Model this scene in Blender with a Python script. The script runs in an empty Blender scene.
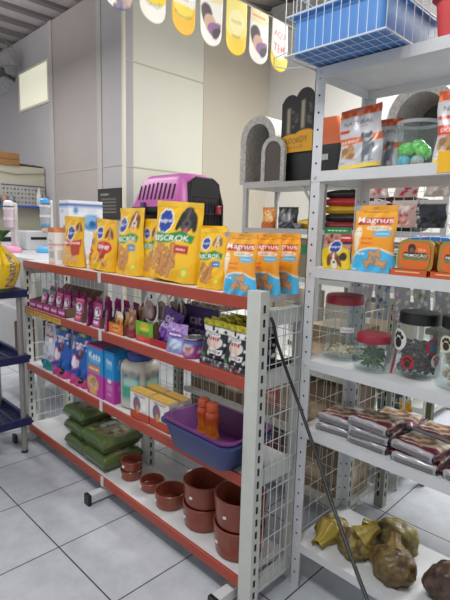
import bpy, bmesh, math, random
import numpy as np
from mathutils import Vector, Matrix
random.seed(7); rng=np.random.default_rng(7)
C=bpy.context.scene.collection
PI=math.pi
# ------------------------------------------------------------------ colour
def lin(c):
    if isinstance(c,str):
        c=c.lstrip('#'); c=[int(c[i:i+2],16)/255 for i in (0,2,4)]
    return tuple((x/12.92 if x<=.04045 else ((x+.055)/1.055)**2.4) for x in c[:3])
MATS={}
def mat(name,col='#808080',rough=.5,metal=0,noise=0,nscale=8,bump=0,attr=False,spec=.5,coat=0,emit=0):
    if name in MATS: return MATS[name]
    m=bpy.data.materials.new(name); m.use_nodes=True; nt=m.node_tree; b=nt.nodes['Principled BSDF']
    b.inputs['Roughness'].default_value=rough; b.inputs['Metallic'].default_value=metal
    b.inputs['Specular IOR Level'].default_value=spec; b.inputs['Coat Weight'].default_value=coat
    l=(*lin(col),1); b.inputs['Base Color'].default_value=l
    if attr:
        a=nt.nodes.new('ShaderNodeVertexColor'); a.layer_name='Col'; nt.links.new(a.outputs['Color'],b.inputs['Base Color'])
    elif noise or bump:
        tc=nt.nodes.new('ShaderNodeTexCoord'); n=nt.nodes.new('ShaderNodeTexNoise'); n.inputs['Scale'].default_value=nscale; n.inputs['Detail'].default_value=4
        nt.links.new(tc.outputs['Object'],n.inputs['Vector'])
        if noise:
            r=nt.nodes.new('ShaderNodeValToRGB'); r.color_ramp.elements[0].position=.3; r.color_ramp.elements[1].position=.7
            r.color_ramp.elements[0].color=(*[x*(1-noise) for x in l[:3]],1); r.color_ramp.elements[1].color=(*[min(1,x*(1+noise*.6)) for x in l[:3]],1)
            nt.links.new(n.outputs['Fac'],r.inputs['Fac']); nt.links.new(r.outputs['Color'],b.inputs['Base Color'])
        if bump:
            bp=nt.nodes.new('ShaderNodeBump'); bp.inputs['Strength'].default_value=bump; bp.inputs['Distance'].default_value=.01
            nt.links.new(n.outputs['Fac'],bp.inputs['Height']); nt.links.new(bp.outputs['Normal'],b.inputs['Normal'])
    if emit:
        b.inputs['Emission Color'].default_value=l; b.inputs['Emission Strength'].default_value=emit
    MATS[name]=m; return m
def clear(name,tint='#ffffff',gloss=.14,rough=.06):
    if name in MATS: return MATS[name]
    m=bpy.data.materials.new(name); m.use_nodes=True; nt=m.node_tree; nt.nodes.clear()
    o=nt.nodes.new('ShaderNodeOutputMaterial'); mx=nt.nodes.new('ShaderNodeMixShader'); t=nt.nodes.new('ShaderNodeBsdfTransparent')
    g=nt.nodes.new('ShaderNodeBsdfPrincipled'); g.inputs['Base Color'].default_value=(*lin('#d8dcdc'),1); g.inputs['Roughness'].default_value=rough
    t.inputs['Color'].default_value=(*lin(tint),1); mx.inputs['Fac'].default_value=gloss
    nt.links.new(t.outputs[0],mx.inputs[1]); nt.links.new(g.outputs[0],mx.inputs[2]); nt.links.new(mx.outputs[0],o.inputs['Surface'])
    MATS[name]=m; return m
PG=mat('printed_gloss',attr=True,rough=.28,coat=.15); PM=mat('printed_matte',attr=True,rough=.6); PF=mat('printed_foil',attr=True,rough=.24,metal=.25)
# ------------------------------------------------------------------ canvas (printed artwork as vertex colours)
_tx={}
def text_mask(s,bold=.02):
    bold=bold*.25
    k=(s,bold)
    if k in _tx: return _tx[k]
    cu=bpy.data.curves.new('t','FONT'); cu.body=s; cu.offset=bold; cu.resolution_u=3
    o=bpy.data.objects.new('t',cu); C.objects.link(o); dg=bpy.context.evaluated_depsgraph_get()
    me=bpy.data.meshes.new_from_object(o.evaluated_get(dg)); me.calc_loop_triangles()
    V=np.array([v.co[:2] for v in me.vertices]).reshape(-1,2); T=[tuple(t.vertices) for t in me.loop_triangles]
    bpy.data.objects.remove(o); bpy.data.curves.remove(cu); bpy.data.meshes.remove(me)
    mn=V.min(0); mxx=V.max(0); S=56/(mxx[1]-mn[1]); W=int((mxx[0]-mn[0])*S)+2; H=58
    M=np.zeros((H,W),bool)
    for t in T:
        P=(V[list(t)]-mn)*S; a=np.floor(P.min(0)).astype(int); b=np.ceil(P.max(0)).astype(int)+1
        a=np.maximum(a,0); b=np.minimum(b,[W,H])
        if (b<=a).any(): continue
        xs,ys=np.meshgrid(np.arange(a[0],b[0])+.5,np.arange(a[1],b[1])+.5)
        def e(p,q): return (q[0]-p[0])*(ys-p[1])-(q[1]-p[1])*(xs-p[0])
        w0,w1,w2=e(P[0],P[1]),e(P[1],P[2]),e(P[2],P[0])
        M[a[1]:b[1],a[0]:b[0]]|=((w0>=0)&(w1>=0)&(w2>=0))|((w0<=0)&(w1<=0)&(w2<=0))
    _tx[k]=M; return M
class Canvas:
    def __init__(s,w,h,bg,res=260):
        s.w,s.h=w,h; s.H=int(res*h/max(w,h)); s.W=int(res*w/max(w,h)); s.k=s.H/h
        s.a=np.zeros((s.H,s.W,3)); s.a[:]=lin(bg)
        xs,ys=np.meshgrid((np.arange(s.W)+.5)/s.W,(np.arange(s.H)+.5)/s.H); s.u,s.v=xs,ys   # v up
        s.x=xs*w; s.y=ys*h
    def put(s,m,col): s.a[m]=lin(col); return s
    def rect(s,u0,v0,u1,v1,col): return s.put((s.u>=u0)&(s.u<=u1)&(s.v>=v0)&(s.v<=v1),col)
    def grad(s,u0,v0,u1,v1,c0,c1):
        m=(s.u>=u0)&(s.u<=u1)&(s.v>=v0)&(s.v<=v1); t=((s.v-v0)/(v1-v0))[...,None]
        g=np.array(lin(c0))*(1-t)+np.array(lin(c1))*t; s.a[m]=g[m]; return s
    def ell(s,cx,cy,rx,ry,col,rot=0):
        dx=(s.u-cx)*s.w; dy=(s.v-cy)*s.h; c,n=math.cos(rot),math.sin(rot)
        return s.put(((dx*c+dy*n)/(rx*s.w))**2+((-dx*n+dy*c)/(ry*s.h))**2<=1,col)
    def poly(s,pts,col):
        m=np.zeros(s.u.shape,bool); n=len(pts)
        for i in range(n):
            (x0,y0),(x1,y1)=pts[i],pts[(i+1)%n]
            if y0==y1: continue
            c=((s.v<y0)!=(s.v<y1))&(s.u<(x1-x0)*(s.v-y0)/(y1-y0)+x0); m^=c
        return s.put(m,col)
    def text(s,t,cx,cy,h,col,rot=0,w=None,bold=.02):      # cx,cy centre; h, w fractions of the panel
        M=text_mask(t,bold); hh=h*s.h; ww=w*s.w if w else hh*M.shape[1]/M.shape[0]
        dx=(s.u-cx)*s.w; dy=(s.v-cy)*s.h; c,n=math.cos(rot),math.sin(rot)
        a=((dx*c+dy*n)/ww+.5)*M.shape[1]; b=((-dx*n+dy*c)/hh+.5)*M.shape[0]
        ok=(a>=0)&(a<M.shape[1])&(b>=0)&(b<M.shape[0])
        m=np.zeros(s.u.shape,bool); m[ok]=M[b[ok].astype(int),a[ok].astype(int)]
        return s.put(m,col)
    def blobs(s,n,u0,v0,u1,v1,r,cols,seed=1):
        q=random.Random(seed)
        for i in range(n): s.ell(q.uniform(u0,u1),q.uniform(v0,v1),r*q.uniform(.6,1.3),r*s.w/s.h*q.uniform(.5,1.2),q.choice(cols),q.uniform(0,3))
        return s
    def scr(s,cx,cy,h,col,w=.5):                          # print too small to read: short strokes
        q=random.Random(int(cx*100+cy*1000)); x=cx-w/2
        while x<cx+w/2-.01:
            l=w*q.uniform(.06,.16); s.rect(x,cy-h*.32,min(x+l,cx+w/2),cy+h*.32*q.uniform(.5,1),col); x+=l+w*.05
        return s
    def sample(s,nx,ny):
        # box filtered colours on an (ny+1)x(nx+1) lattice
        out=np.zeros((ny+1,nx+1,3))
        for j in range(ny+1):
            y0=max(0,int((j-.5)/ny*s.H)); y1=min(s.H,max(y0+1,int((j+.5)/ny*s.H)))
            row=s.a[y0:y1].mean(0)
            for i in range(nx+1):
                x0=max(0,int((i-.5)/nx*s.W)); x1=min(s.W,max(x0+1,int((i+.5)/nx*s.W)))
                if x0>=s.W: x0=s.W-1
                out[j,i]=row[x0:x1].mean(0)
        return out
def flat(c,w=1,h=1): return Canvas(w,h,c,res=8)
# ------------------------------------------------------------------ mesh builder
class MB:
    def __init__(s,*mats): s.v=[];s.f=[];s.mi=[];s.c=[];s.m=[];s.T=Matrix();s.cc=(1,1,1)
    def idx(s,m):
        if m not in s.m: s.m.append(m)
        return s.m.index(m)
    def V(s,p,col=None): s.v.append(tuple(s.T@Vector(p))); s.c.append(col if col is not None else s.cc); return len(s.v)-1
    def F(s,ids,m): s.f.append(tuple(ids)); s.mi.append(s.idx(m))
    def box(s,x0,y0,z0,x1,y1,z1,m):
        i=[s.V(p) for p in ((x0,y0,z0),(x1,y0,z0),(x1,y1,z0),(x0,y1,z0),(x0,y0,z1),(x1,y0,z1),(x1,y1,z1),(x0,y1,z1))]
        for q in ((3,2,1,0),(4,5,6,7),(0,1,5,4),(1,2,6,5),(2,3,7,6),(3,0,4,7)): s.F([i[k] for k in q],m)
        return s
    def tube(s,pts,r,m,n=6,cap=True,closed=False):
        P=[Vector(p) for p in pts]; rings=[]; N=len(P); up=None
        for k in range(N):
            if closed: d=P[(k+1)%N]-P[k-1]
            else: d=P[min(k+1,N-1)]-P[max(k-1,0)]
            d.normalize()
            if up is None: up=Vector((0,0,1)) if abs(d.z)<.9 else Vector((1,0,0))
            a=d.cross(up).normalized(); b=a.cross(d).normalized(); up=b
            rr=r[k] if isinstance(r,(list,tuple)) else r
            rings.append([s.V(P[k]+(a*math.cos(2*PI*i/n)+b*math.sin(2*PI*i/n))*rr) for i in range(n)])
        for k in range(N if closed else N-1):
            A,B=rings[k],rings[(k+1)%N]
            for i in range(n): s.F((A[i],A[(i+1)%n],B[(i+1)%n],B[i]),m)
        if cap and not closed: s.F(rings[0][::-1],m); s.F(rings[-1],m)
        return s
    def lathe(s,prof,m,n=24,c=(0,0,0),sx=1,sy=1,canvas=None,cv=None,nz=0,power=2):
        # prof: (r,z[,material]); closed at axis when r==0; canvas wraps the rows cv=(i0,i1)
        rings=[]; cols=None
        if canvas is not None:
            i0,i1=cv; cols=canvas.sample(n,i1-i0)
        for j,p in enumerate(prof):
            r,z=p[0],p[1]
            if r<1e-6: rings.append([s.V((c[0],c[1],c[2]+z))]); continue
            R=[]
            for i in range(n):
                a=2*PI*i/n+PI/2; ca,sa=math.cos(a),math.sin(a)
                q=1 if power==2 else (abs(ca)**power+abs(sa)**power)**(-1/power)
                col=None
                if cols is not None: col=tuple(cols[min(max(j,i0),i1)-i0,i])
                R.append(s.V((c[0]+r*ca*q*sx,c[1]+r*sa*q*sy,c[2]+z),col))
            rings.append(R)
        for j in range(len(rings)-1):
            A,B=rings[j],rings[j+1]; mm=prof[j][2] if len(prof[j])>2 else m
            if len(A)==1 and len(B)==1: continue
            for i in range(n):
                k=(i+1)%n
                if len(A)==1: s.F((A[0],B[k],B[i]),mm)
                elif len(B)==1: s.F((A[i],A[k],B[0]),mm)
                else: s.F((A[i],A[k],B[k],B[i]),mm)
        return s
    def grid(s,fn,nx,ny,m,canvas=None):
        cols=canvas.sample(nx,ny) if canvas is not None else None; I=[]
        for j in range(ny+1):
            for i in range(nx+1):
                I.append(s.V(fn(i/nx,j/ny),tuple(cols[j,i]) if cols is not None else None))
        for j in range(ny):
            for i in range(nx):
                a=j*(nx+1)+i; s.F((I[a],I[a+1],I[a+nx+2],I[a+nx+1]),m)
        return s
    def prism(s,pts,y0,y1,m,mside=None):        # outline in xz extruded along y
        A=[s.V((x,y0,z)) for x,z in pts]; B=[s.V((x,y1,z)) for x,z in pts]; n=len(pts)
        s.F(A,m); s.F(B[::-1],m)
        for i in range(n): s.F((A[i],B[i],B[(i+1)%n],A[(i+1)%n]),mside or m)
        return s
    def build(s,name,parent=None,smooth=None,bevel=0,loc=None,rotz=0,weld=False,norm=True):
        me=bpy.data.meshes.new(name); me.from_pydata(s.v,[],s.f)
        for m in s.m: me.materials.append(m)
        me.polygons.foreach_set('material_index',s.mi)
        at=me.color_attributes.new('Col','FLOAT_COLOR','POINT'); d=np.ones((len(s.v),4),np.float32); d[:,:3]=np.array(s.c,np.float32).reshape(-1,3); at.data.foreach_set('color',d.ravel())
        if weld or norm:
            bm=bmesh.new(); bm.from_mesh(me)
            if weld: bmesh.ops.remove_doubles(bm,verts=bm.verts,dist=1e-5)
            if norm: bmesh.ops.recalc_face_normals(bm,faces=bm.faces)
            bm.to_mesh(me); bm.free()
        if smooth:
            me.polygons.foreach_set('use_smooth',[True]*len(me.polygons)); me.set_sharp_from_angle(angle=math.radians(smooth))
        me.update()
        o=bpy.data.objects.new(name,me); C.objects.link(o)
        if parent: o.parent=parent
        if loc: o.location=loc
        o.rotation_euler.z=rotz
        if bevel:
            b=o.modifiers.new('bevel','BEVEL'); b.width=bevel; b.segments=2; b.limit_method='ANGLE'; b.angle_limit=math.radians(50)
        return o
def tag(o,label=None,cat=None,group=None,kind=None):
    if label: o['label']=label
    if cat: o['category']=cat
    if group: o['group']=group
    if kind: o['kind']=kind
    return o
def thing(name,label,cat,loc=(0,0,0),rotz=0,group=None):
    o=bpy.data.objects.new(name,None); C.objects.link(o); o.location=loc; o.rotation_euler.z=rotz; o.empty_display_size=.05
    return tag(o,label,cat,group)
def dup(root,loc,rotz=0,label=None,group=None,scale=None,tilt=None):
    def cp(o,par):
        c=o.copy(); C.objects.link(c); c.parent=par
        for ch in o.children: cp(ch,c)
        return c
    kids=list(root.children); r=root.copy(); C.objects.link(r)
    for ch in kids: cp(ch,r)
    r.location=loc; r.rotation_euler=(0,0,rotz) if tilt is None else (tilt[0],tilt[1],rotz)
    if scale: r.scale=scale
    if label: r['label']=label
    if group: r['group']=group
    return r
def struct(o,kind='structure'): o['kind']=kind; return o
def wires(mb,a,b,c,na,nb,r,m,sides=4):          # grid of wires on parallelogram a, a+b, a+c
    a,b,c=Vector(a),Vector(b),Vector(c)
    for i in range(na+1): mb.tube([a+b*(i/na),a+b*(i/na)+c],r,m,sides)
    for j in range(nb+1): mb.tube([a+c*(j/nb),a+c*(j/nb)+b],r,m,sides)
# ------------------------------------------------------------------ camera
f,yaw,pit,rol=477.369386,.788658354,.151670383,.0263701327
F=Vector((-math.sin(yaw)*math.cos(pit),math.cos(yaw)*math.cos(pit),-math.sin(pit))); r0=Vector((math.cos(yaw),math.sin(yaw),0)); u0=r0.cross(F)
Rv=r0*math.cos(rol)+u0*math.sin(rol); Uv=-r0*math.sin(rol)+u0*math.cos(rol)
cd=bpy.data.cameras.new('camera'); cam=bpy.data.objects.new('camera',cd); C.objects.link(cam)
M=Matrix.Identity(4)
for i in range(3): M[i][0],M[i][1],M[i][2]=Rv[i],Uv[i],-F[i]
M[2][3]=1.45; cam.matrix_world=M
cd.sensor_fit='VERTICAL'; cd.sensor_height=24; cd.lens=24*f/600; cd.clip_start=.02
bpy.context.scene.camera=cam
# ------------------------------------------------------------------ materials
white=mat('white_enamel','#c9cacb',.38,noise=.04,nscale=20); greym=mat('grey_enamel','#c6c8c1',.42,noise=.05,nscale=18)
wsh=mat('shelf_white_steel','#c8cacc',.34,noise=.05,nscale=12); wpost=mat('white_post_steel','#c6c9cc',.36,noise=.05,nscale=12)
red=mat('red_rail_paint','#a03f2c',.4,noise=.05,nscale=15); wire=mat('grey_wire','#c2c0b6',.45); wwire=mat('white_wire','#c8cccf',.4)
dark=mat('dark_hole','#1b1b1c',.8); blk=mat('black_plastic','#17181b',.4,noise=.1); board=mat('grey_board','#b0b0b2',.5)
# ------------------------------------------------------------------ room
def floor_mat():
    m=bpy.data.materials.new('floor_tiles'); m.use_nodes=True; nt=m.node_tree; b=nt.nodes['Principled BSDF']
    tc=nt.nodes.new('ShaderNodeTexCoord'); mp=nt.nodes.new('ShaderNodeMapping'); mp.vector_type='TEXTURE'
    mp.inputs['Location'].default_value=(-2.3508,.8649,0); mp.inputs['Rotation'].default_value=(0,0,.01355)
    br=nt.nodes.new('ShaderNodeTexBrick'); br.offset=0; br.squash=1; br.inputs['Scale'].default_value=1; br.inputs['Brick Width'].default_value=.45022; br.inputs['Row Height'].default_value=.45022
    br.inputs['Mortar Size'].default_value=.0032; br.inputs['Mortar Smooth'].default_value=.1; br.inputs['Bias'].default_value=0
    br.inputs['Color1'].default_value=(*lin('#c0c4cb'),1); br.inputs['Color2'].default_value=(*lin('#bbbfc7'),1); br.inputs['Mortar'].default_value=(*lin('#3f3f41'),1)
    nz=nt.nodes.new('ShaderNodeTexNoise'); nz.inputs['Scale'].default_value=9; nz.inputs['Detail'].default_value=8; nz.inputs['Roughness'].default_value=.65
    rp=nt.nodes.new('ShaderNodeValToRGB'); rp.color_ramp.elements[0].position=.35; rp.color_ramp.elements[0].color=(.8,.8,.8,1); rp.color_ramp.elements[1].position=.62; rp.color_ramp.elements[1].color=(1,1,1,1)
    mx=nt.nodes.new('ShaderNodeMix'); mx.data_type='RGBA'; mx.blend_type='MULTIPLY'; mx.inputs[0].default_value=.8
    L=nt.links.new; L(tc.outputs['Object'],mp.inputs['Vector']); L(mp.outputs[0],br.inputs['Vector']); L(tc.outputs['Object'],nz.inputs['Vector']); L(nz.outputs['Fac'],rp.inputs['Fac'])
    L(br.outputs['Color'],mx.inputs[6]); L(rp.outputs['Color'],mx.inputs[7]); L(mx.outputs[2],b.inputs['Base Color'])
    b.inputs['Roughness'].default_value=.3; b.inputs['Specular IOR Level'].default_value=.35
    return m
struct(MB().box(-11,-4,-.1,5,7,0,floor_mat()).build('floor'))
wblue=mat('wall_paint_blue_grey','#afacae',.7,noise=.03,nscale=2); wcream=mat('wall_panel_cream','#d3d2c4',.6,noise=.02,nscale=2); wshaded=mat('wall_panel_shaded','#bdb5a5',.6,noise=.02,nscale=2)  # far partition panel: shading of the cream wall painted in as darker beige
wwhite=mat('wall_panel_white','#e9e9e4',.6,noise=.02,nscale=2); wtaupe=mat('wall_panel_taupe','#a8a09c',.65,noise=.03,nscale=3); seam=mat('panel_seam','#bbb6a2',.6); strip=mat('panel_strip','#d8d3c0',.5)
ZC=3.93
mb=MB(); mb.box(-11,2.9,0,-6.16,3.02,ZC,wblue); mb.box(-6.16,2.9,0,-4.97,3.02,ZC,wtaupe); mb.box(-4.97,2.9,0,-4.5,3.02,ZC,wblue)
mb.box(-6.2,2.885,0,-6.1,2.9,ZC,mat('wall_strip_grey','#b4b0ac',.6)); mb.box(-5.02,2.889,0,-4.93,2.9,ZC,MATS['wall_strip_grey']); mb.box(-6.16,2.893,2.075,-4.5,2.9,2.085,seam)
struct(mb.build('wall_left'))
mb=MB(); mb.box(-4.62,3.02,0,-4.5,4.02,ZC+.15,wcream); mb.box(-4.62,4.02,0,-4.5,5.22,ZC+.34,wshaded)
for z in (2.06,3.13): mb.box(-4.5,2.9,z,-4.493,4.02,z+.014,seam)
mb.box(-4.5,4.015,0,-4.494,4.027,ZC,seam)
struct(mb.build('wall_partition'))
struct(MB().box(-4.505,2.88,0,-4.47,2.91,ZC-.002,strip).build('trim_1'))
struct(MB().box(-4.62,5.22,0,5,5.34,ZC+.42,wwhite).build('wall_back'))
mb=MB(); mb.box(-6.52,1.2,0,-6.4,2.885,2.16,mat('low_wall_cream','#bcb8a4',.65,noise=.04,nscale=3)); struct(mb.build('wall_low')); WL=bpy.data.objects['wall_low']
# lit transom pane in left wall (frosted, daylight behind)
wf=MB(); 
for a in ((-7.16,3.01,-7.12,3.48),(-6.24,3.01,-6.2,3.48),(-7.16,2.98,-6.2,3.01),(-7.16,3.48,-6.2,3.505)): wf.box(a[0],2.882,a[1],a[2],2.9,a[3],strip)
wo=struct(wf.build('window_1'))
MB().box(-7.12,2.889,3.01,-6.24,2.897,3.48,mat('lit_window_pane','#e3e2cb',.4,emit=.55)).build('pane',wo)
# corrugated roof
roof=mat('roof_sheet_grey','#b5afac',.55,noise=.06,nscale=3); roofd=mat('roof_rib_shaded','#777070',.6)  # purlin shadows painted into the darker rib colour
mb=MB()
def roof_strip(x0,x1,dz,th,m):
    for (ya,za,yb,zb_) in ((-4,ZC,2.95,ZC),(2.95,ZC,7,ZC+.70)):
        I=[mb.V(p) for p in ((x0,ya,za+dz),(x1,ya,za+dz),(x1,yb,zb_+dz),(x0,yb,zb_+dz),(x0,ya,za+dz+th),(x1,ya,za+dz+th),(x1,yb,zb_+dz+th),(x0,yb,zb_+dz+th))]
        for q in ((3,2,1,0),(4,5,6,7),(0,1,5,4),(1,2,6,5),(2,3,7,6),(3,0,4,7)): mb.F([I[k] for k in q],m)
roof_strip(-11,5,.04,.06,roof)
x=-10.6
while x<5:
    roof_strip(x,x+.09,.0,.045,roofd); x+=.40
struct(mb.build('ceiling'))
struct(MB().box(-4.5,5.05,4.0,5,5.22,4.15,mat('beam_grey','#b9b8b4',.5)).build('trim_2'))
# ------------------------------------------------------------------ gondola (long shelving unit with red rails)
ZS=[1.207,.912,.538,.121]; GX=[-3.1,-2.11,-1.112]; Y0,Y1=1.215,1.53
G=thing('gondola_shelving','long white gondola shelving unit with red front rails and wire mesh back','shelving')
def upright(x,y,z1,face,w=.062,d=.045,slots=True,name='upright',parent=G,m=greym,z0=0):
    mb=MB(); mb.box(x,y,z0,x+w,y+d,z1,m)
    if slots:
        z=z0+.06
        while z<z1-.04:
            mb.box(x+w-.001,y+d*.35,z,x+w+.0006,y+d*.6,z+.028,dark); z+=.05
    return mb.build(name,parent)
for x in (-1.112,): 
    upright(x,Y0,1.235,1); upright(x,Y1-.045,1.225,1)
upright(-3.11,Y0+.004,1.2,1); upright(-3.11,Y1-.045,1.2,1); upright(-2.14,Y1-.045,1.2,1)
for b,(xa,xb) in enumerate(((-3.048,-2.11),(-2.11,-1.112))):
    for k,z in enumerate(ZS):
        s=MB().box(xa,Y0+.012,z-.028,xb,Y1-.047,z,mat('shelf_pan_white','#cfd0d2',.4,noise=.05,nscale=14)).build('shelf',G)
        h=.042
        MB().box(xa,Y0,z-h,xb,Y0+.012,z+.003,red).build('front_rail',s,bevel=.002)
        if b==0: MB().box(xb-.012,Y0-.003,z-h-.004,xb+.014,Y0,z+.008,wwire).build('price_clip',s)
    mb=MB(); wires(mb,(xa,Y1-.02,.16),(xb-xa,0,0),(0,0,1.0),18,9,.0016,wire); mb.tube([(xa,Y1-.02,1.16),(xb,Y1-.02,1.16)],.004,wire); mb.build('back_mesh',G)
for x in (-1.085,-3.078):
    mb=MB(); wires(mb,(x+.016,Y0+.045,.06),(0,Y1-Y0-.09,0),(0,0,1.1),6,11,.0022,wwire)
    mb.build('side_mesh',G)
    for z0,z1 in ((.04,.1),(1.1,1.165),(.868,.93)) if x>-2 else ((.04,.1),(1.12,1.165)):
        MB().box(x-.01,Y0+.045,z0,x+.012,Y1-.045,z1,greym).build('side_brace',G)
    MB().box(x-.012,Y0+.045,.49,x+.012,Y1-.045,.555,greym).build('side_brace',G) if x>-2 else None
for x in (-3.08,-2.115,-1.16):
    ft=MB().box(x-.022,Y0-.075,.012,x+.022,Y1-.05,.055,white).build('base_foot',G,bevel=.003)
    MB().box(x-.024,Y0-.092,0,x+.024,Y0-.072,.058,blk).build('foot_cap',ft,bevel=.003)
    if x<-1.2: MB().box(x-.012,Y0+.02,.055,x+.012,Y0+.06,.093,greym).build('foot_bracket',G)
for i in range(4):
    x=-3.03+i*.125; c=Canvas(.115,.034,'#c8a03a'); c.scr(.5,.6,.3,'#6a4a20',.7).rect(.1,.15,.6,.25,'#7a5a28')
    MB().grid(lambda u,v:(x+.115*u,Y0-.0012,ZS[1]-.04+.034*v),16,5,PM,c).build('price_strip',G,norm=False)
# ------------------------------------------------------------------ white angle-iron shelving (right)
WX0,WX1,WY0,WY1=-1.055,-.03,1.469,1.83; WZ=[2.009,1.656,1.311,.96,.684,.197]
W=thing('steel_shelving','tall white angle-iron steel shelving unit standing on the right','shelving')
def angle_post(x,y,sx,sy,z1,par,m=wpost,w=.042,t=.003):
    mb=MB(); mb.box(min(x,x+sx*w),min(y,y+sy*t),0,max(x,x+sx*w),max(y,y+sy*t),z1,m); mb.box(min(x,x+sx*t),min(y,y+sy*w),0,max(x,x+sx*t),max(y,y+sy*w),z1,m)
    z=.06
    while z<z1-.02:
        yy=y-.0008 if sy>0 else y+.0008; yc=y
        mb.tube([(x+sx*w*.5,min(y,y+sy*t)-.0006,z),(x+sx*w*.5,max(y,y+sy*t)+.0006,z)],.0042,dark,8)
        mb.tube([(x-.0006 if sx>0 else x-t-.0006,y+sy*w*.5,z),(x+t+.0006 if sx>0 else x+.0006,y+sy*w*.5,z)],.0042,dark,8); z+=.058
    return mb.build('post',par)
for x,sx in ((WX0,1),(WX1,-1)):
    angle_post(x,WY0,sx,1,2.008,W); angle_post(x,WY1,sx,-1,2.008,W)
for z in WZ:
    mb=MB(); mb.box(WX0+.004,WY0+.004,z-.002,WX1-.004,WY1-.004,z,wsh)
    mb.box(WX0+.0035,WY0-.0015,z-.036,WX1-.0035,WY0+.004,z,wsh); mb.box(WX0+.0035,WY1-.004,z-.036,WX1-.0035,WY1+.001,z,wsh)
    mb.box(WX0+.0035,WY0+.004,z-.036,WX0+.006,WY1-.004,z,wsh); mb.box(WX1-.006,WY0+.004,z-.036,WX1-.0035,WY1-.004,z,wsh)
    mb.box(WX0+.004,WY0+.004,z-.036,WX1-.004,WY0+.016,z-.034,wsh)
    s=mb.build('shelf',W)
    for bx in (WX0+.021,WX1-.021): MB().tube([(bx,WY0-.006,z-.018),(bx,WY0+.002,z-.018)],.0065,greym,6).build('bolt',s)
mb=MB(); wires(mb,(WX0+.008,WY0+.05,.22),(0,.27,0),(0,0,.9),5,10,.0014,wire); mb.build('side_mesh',W)
# ------------------------------------------------------------------ bag builders
def pouch(name,w,h,d,front,back='#d9a21c',label='',cat='food bag',loc=(0,0,0),rotz=0,seal=.07,m=PG,taper=.04,nx=36,ny=48,group=None,seed=0,roll=0,lean=0,sealcol=None,notch=True,wr=.004,full=.9):
    root=thing(name,label,cat,loc,rotz,group); root.rotation_euler=(lean,roll,rotz); root.location.z+=abs(math.sin(roll))*w*.48
    q=random.Random(seed); ph=[q.uniform(0,6) for _ in range(6)]
    def wid(v): return w*(1-taper*math.sin(v*PI)*.8-.03*v)
    def thick(v): return d/2*(1-max(0,(v-.12)/.88)**1.4)*full+d/2*(1-full)*0+.0015
    def edge(u,v):
        e=abs(2*u-1); return max(0,1-e**(2.6+4*(1-v)))**.55
    def sf(sgn):
        def fn(u,v):
            vv=v*(1-seal); t=thick(v)*edge(u,v)
            y=t+wr*math.sin(ph[0]+7*u+5*v)*edge(u,v)*math.sin(PI*min(1,v*1.2))+wr*.6*math.sin(ph[1]+19*u-9*v+3*math.sin(6*v+ph[2]))*edge(u,v)
            x=(u-.5)*wid(v)+.004*math.sin(ph[3]+8*v)
            return (x,sgn*max(y,.0008),vv*h+.0006*sgn*0+ (0.004*(1-edge(u,0))*(1-v)))
        return fn
    cs=Canvas(front.w,front.h*(1-seal),'#000000',res=8); cs.a=front.a[:max(1,int(front.H*(1-seal)))]; cs.H,cs.W=cs.a.shape[:2]
    mb=MB(); mb.grid(sf(-1),nx,ny,m,cs); mb.grid(lambda u,v:sf(1)(1-u,v),10,12,m,flat(back))
    # gusset floor and side joins
    n=12
    for k in range(n):
        a,b=k/n,(k+1)/n
        A,B=sf(-1)(a,0),sf(-1)(b,0); D,E_=sf(1)(a,0),sf(1)(b,0)
        mb.cc=lin(back); mb.F([mb.V((p[0],p[1],0.001)) for p in (A,B,E_,D)],m); mb.F([mb.V(p) for p in (A,B,(B[0],B[1],.001),(A[0],A[1],.001))],m)
    for u in (0,1):
        for k in range(n):
            a,b=k/n,(k+1)/n; mb.F([mb.V(p) for p in (sf(-1)(u,a),sf(-1)(u,b),sf(1)(u,b),sf(1)(u,a))],m)
    mb.build('pouch',root,smooth=60)
    ct=Canvas(front.w,front.h*seal,'#000000',res=8); ct.a=front.a[int(front.H*(1-seal)):]; ct.H,ct.W=ct.a.shape[:2]
    def ss(sgn):
        def fn(u,v): return ((u-.5)*wid(1)+.004*math.sin(ph[3]+8),sgn*.0014+wr*.8*math.sin(ph[4]+9*u)*v,h*(1-seal)+v*h*seal)
        return fn
    mb=MB(); mb.grid(ss(-1),max(8,nx//2),4,m,ct); mb.grid(lambda u,v:ss(1)(1-u,v),8,2,m,flat(sealcol or back)); mb.build('top_seal',root,smooth=60)
    return root
def printed_box(name,w,d,h,front,side,top,label='',cat='box',loc=(0,0,0),rotz=0,m=PM,group=None,nx=24,ny=30,part='carton'):
    mb=MB(); x,y=w/2,d/2
    cv=lambda c: flat(c) if isinstance(c,str) else c
    g=lambda c:(1,1) if isinstance(c,str) else (nx,ny)
    def face(fn,c): a=g(c); mb.grid(fn,a[0],a[1],m,cv(c))
    face(lambda u,v:(-x+u*w,-y,v*h),front); face(lambda u,v:(x,-y+u*d,v*h),side); face(lambda u,v:(-x,y-u*d,v*h),side); face(lambda u,v:(x-u*w,y,v*h),front)
    face(lambda u,v:(-x+u*w,-y+v*d,h),top); mb.grid(lambda u,v:(-x+u*w,y-v*d,0),1,1,m,flat('#8a7a66'))
    if part is None:
        o=mb.build(name,norm=False); o.location=loc; o.rotation_euler.z=rotz; return tag(o,label,cat,group)
    root=thing(name,label,cat,loc,rotz,group); mb.build(part,root,norm=False); return root
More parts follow.
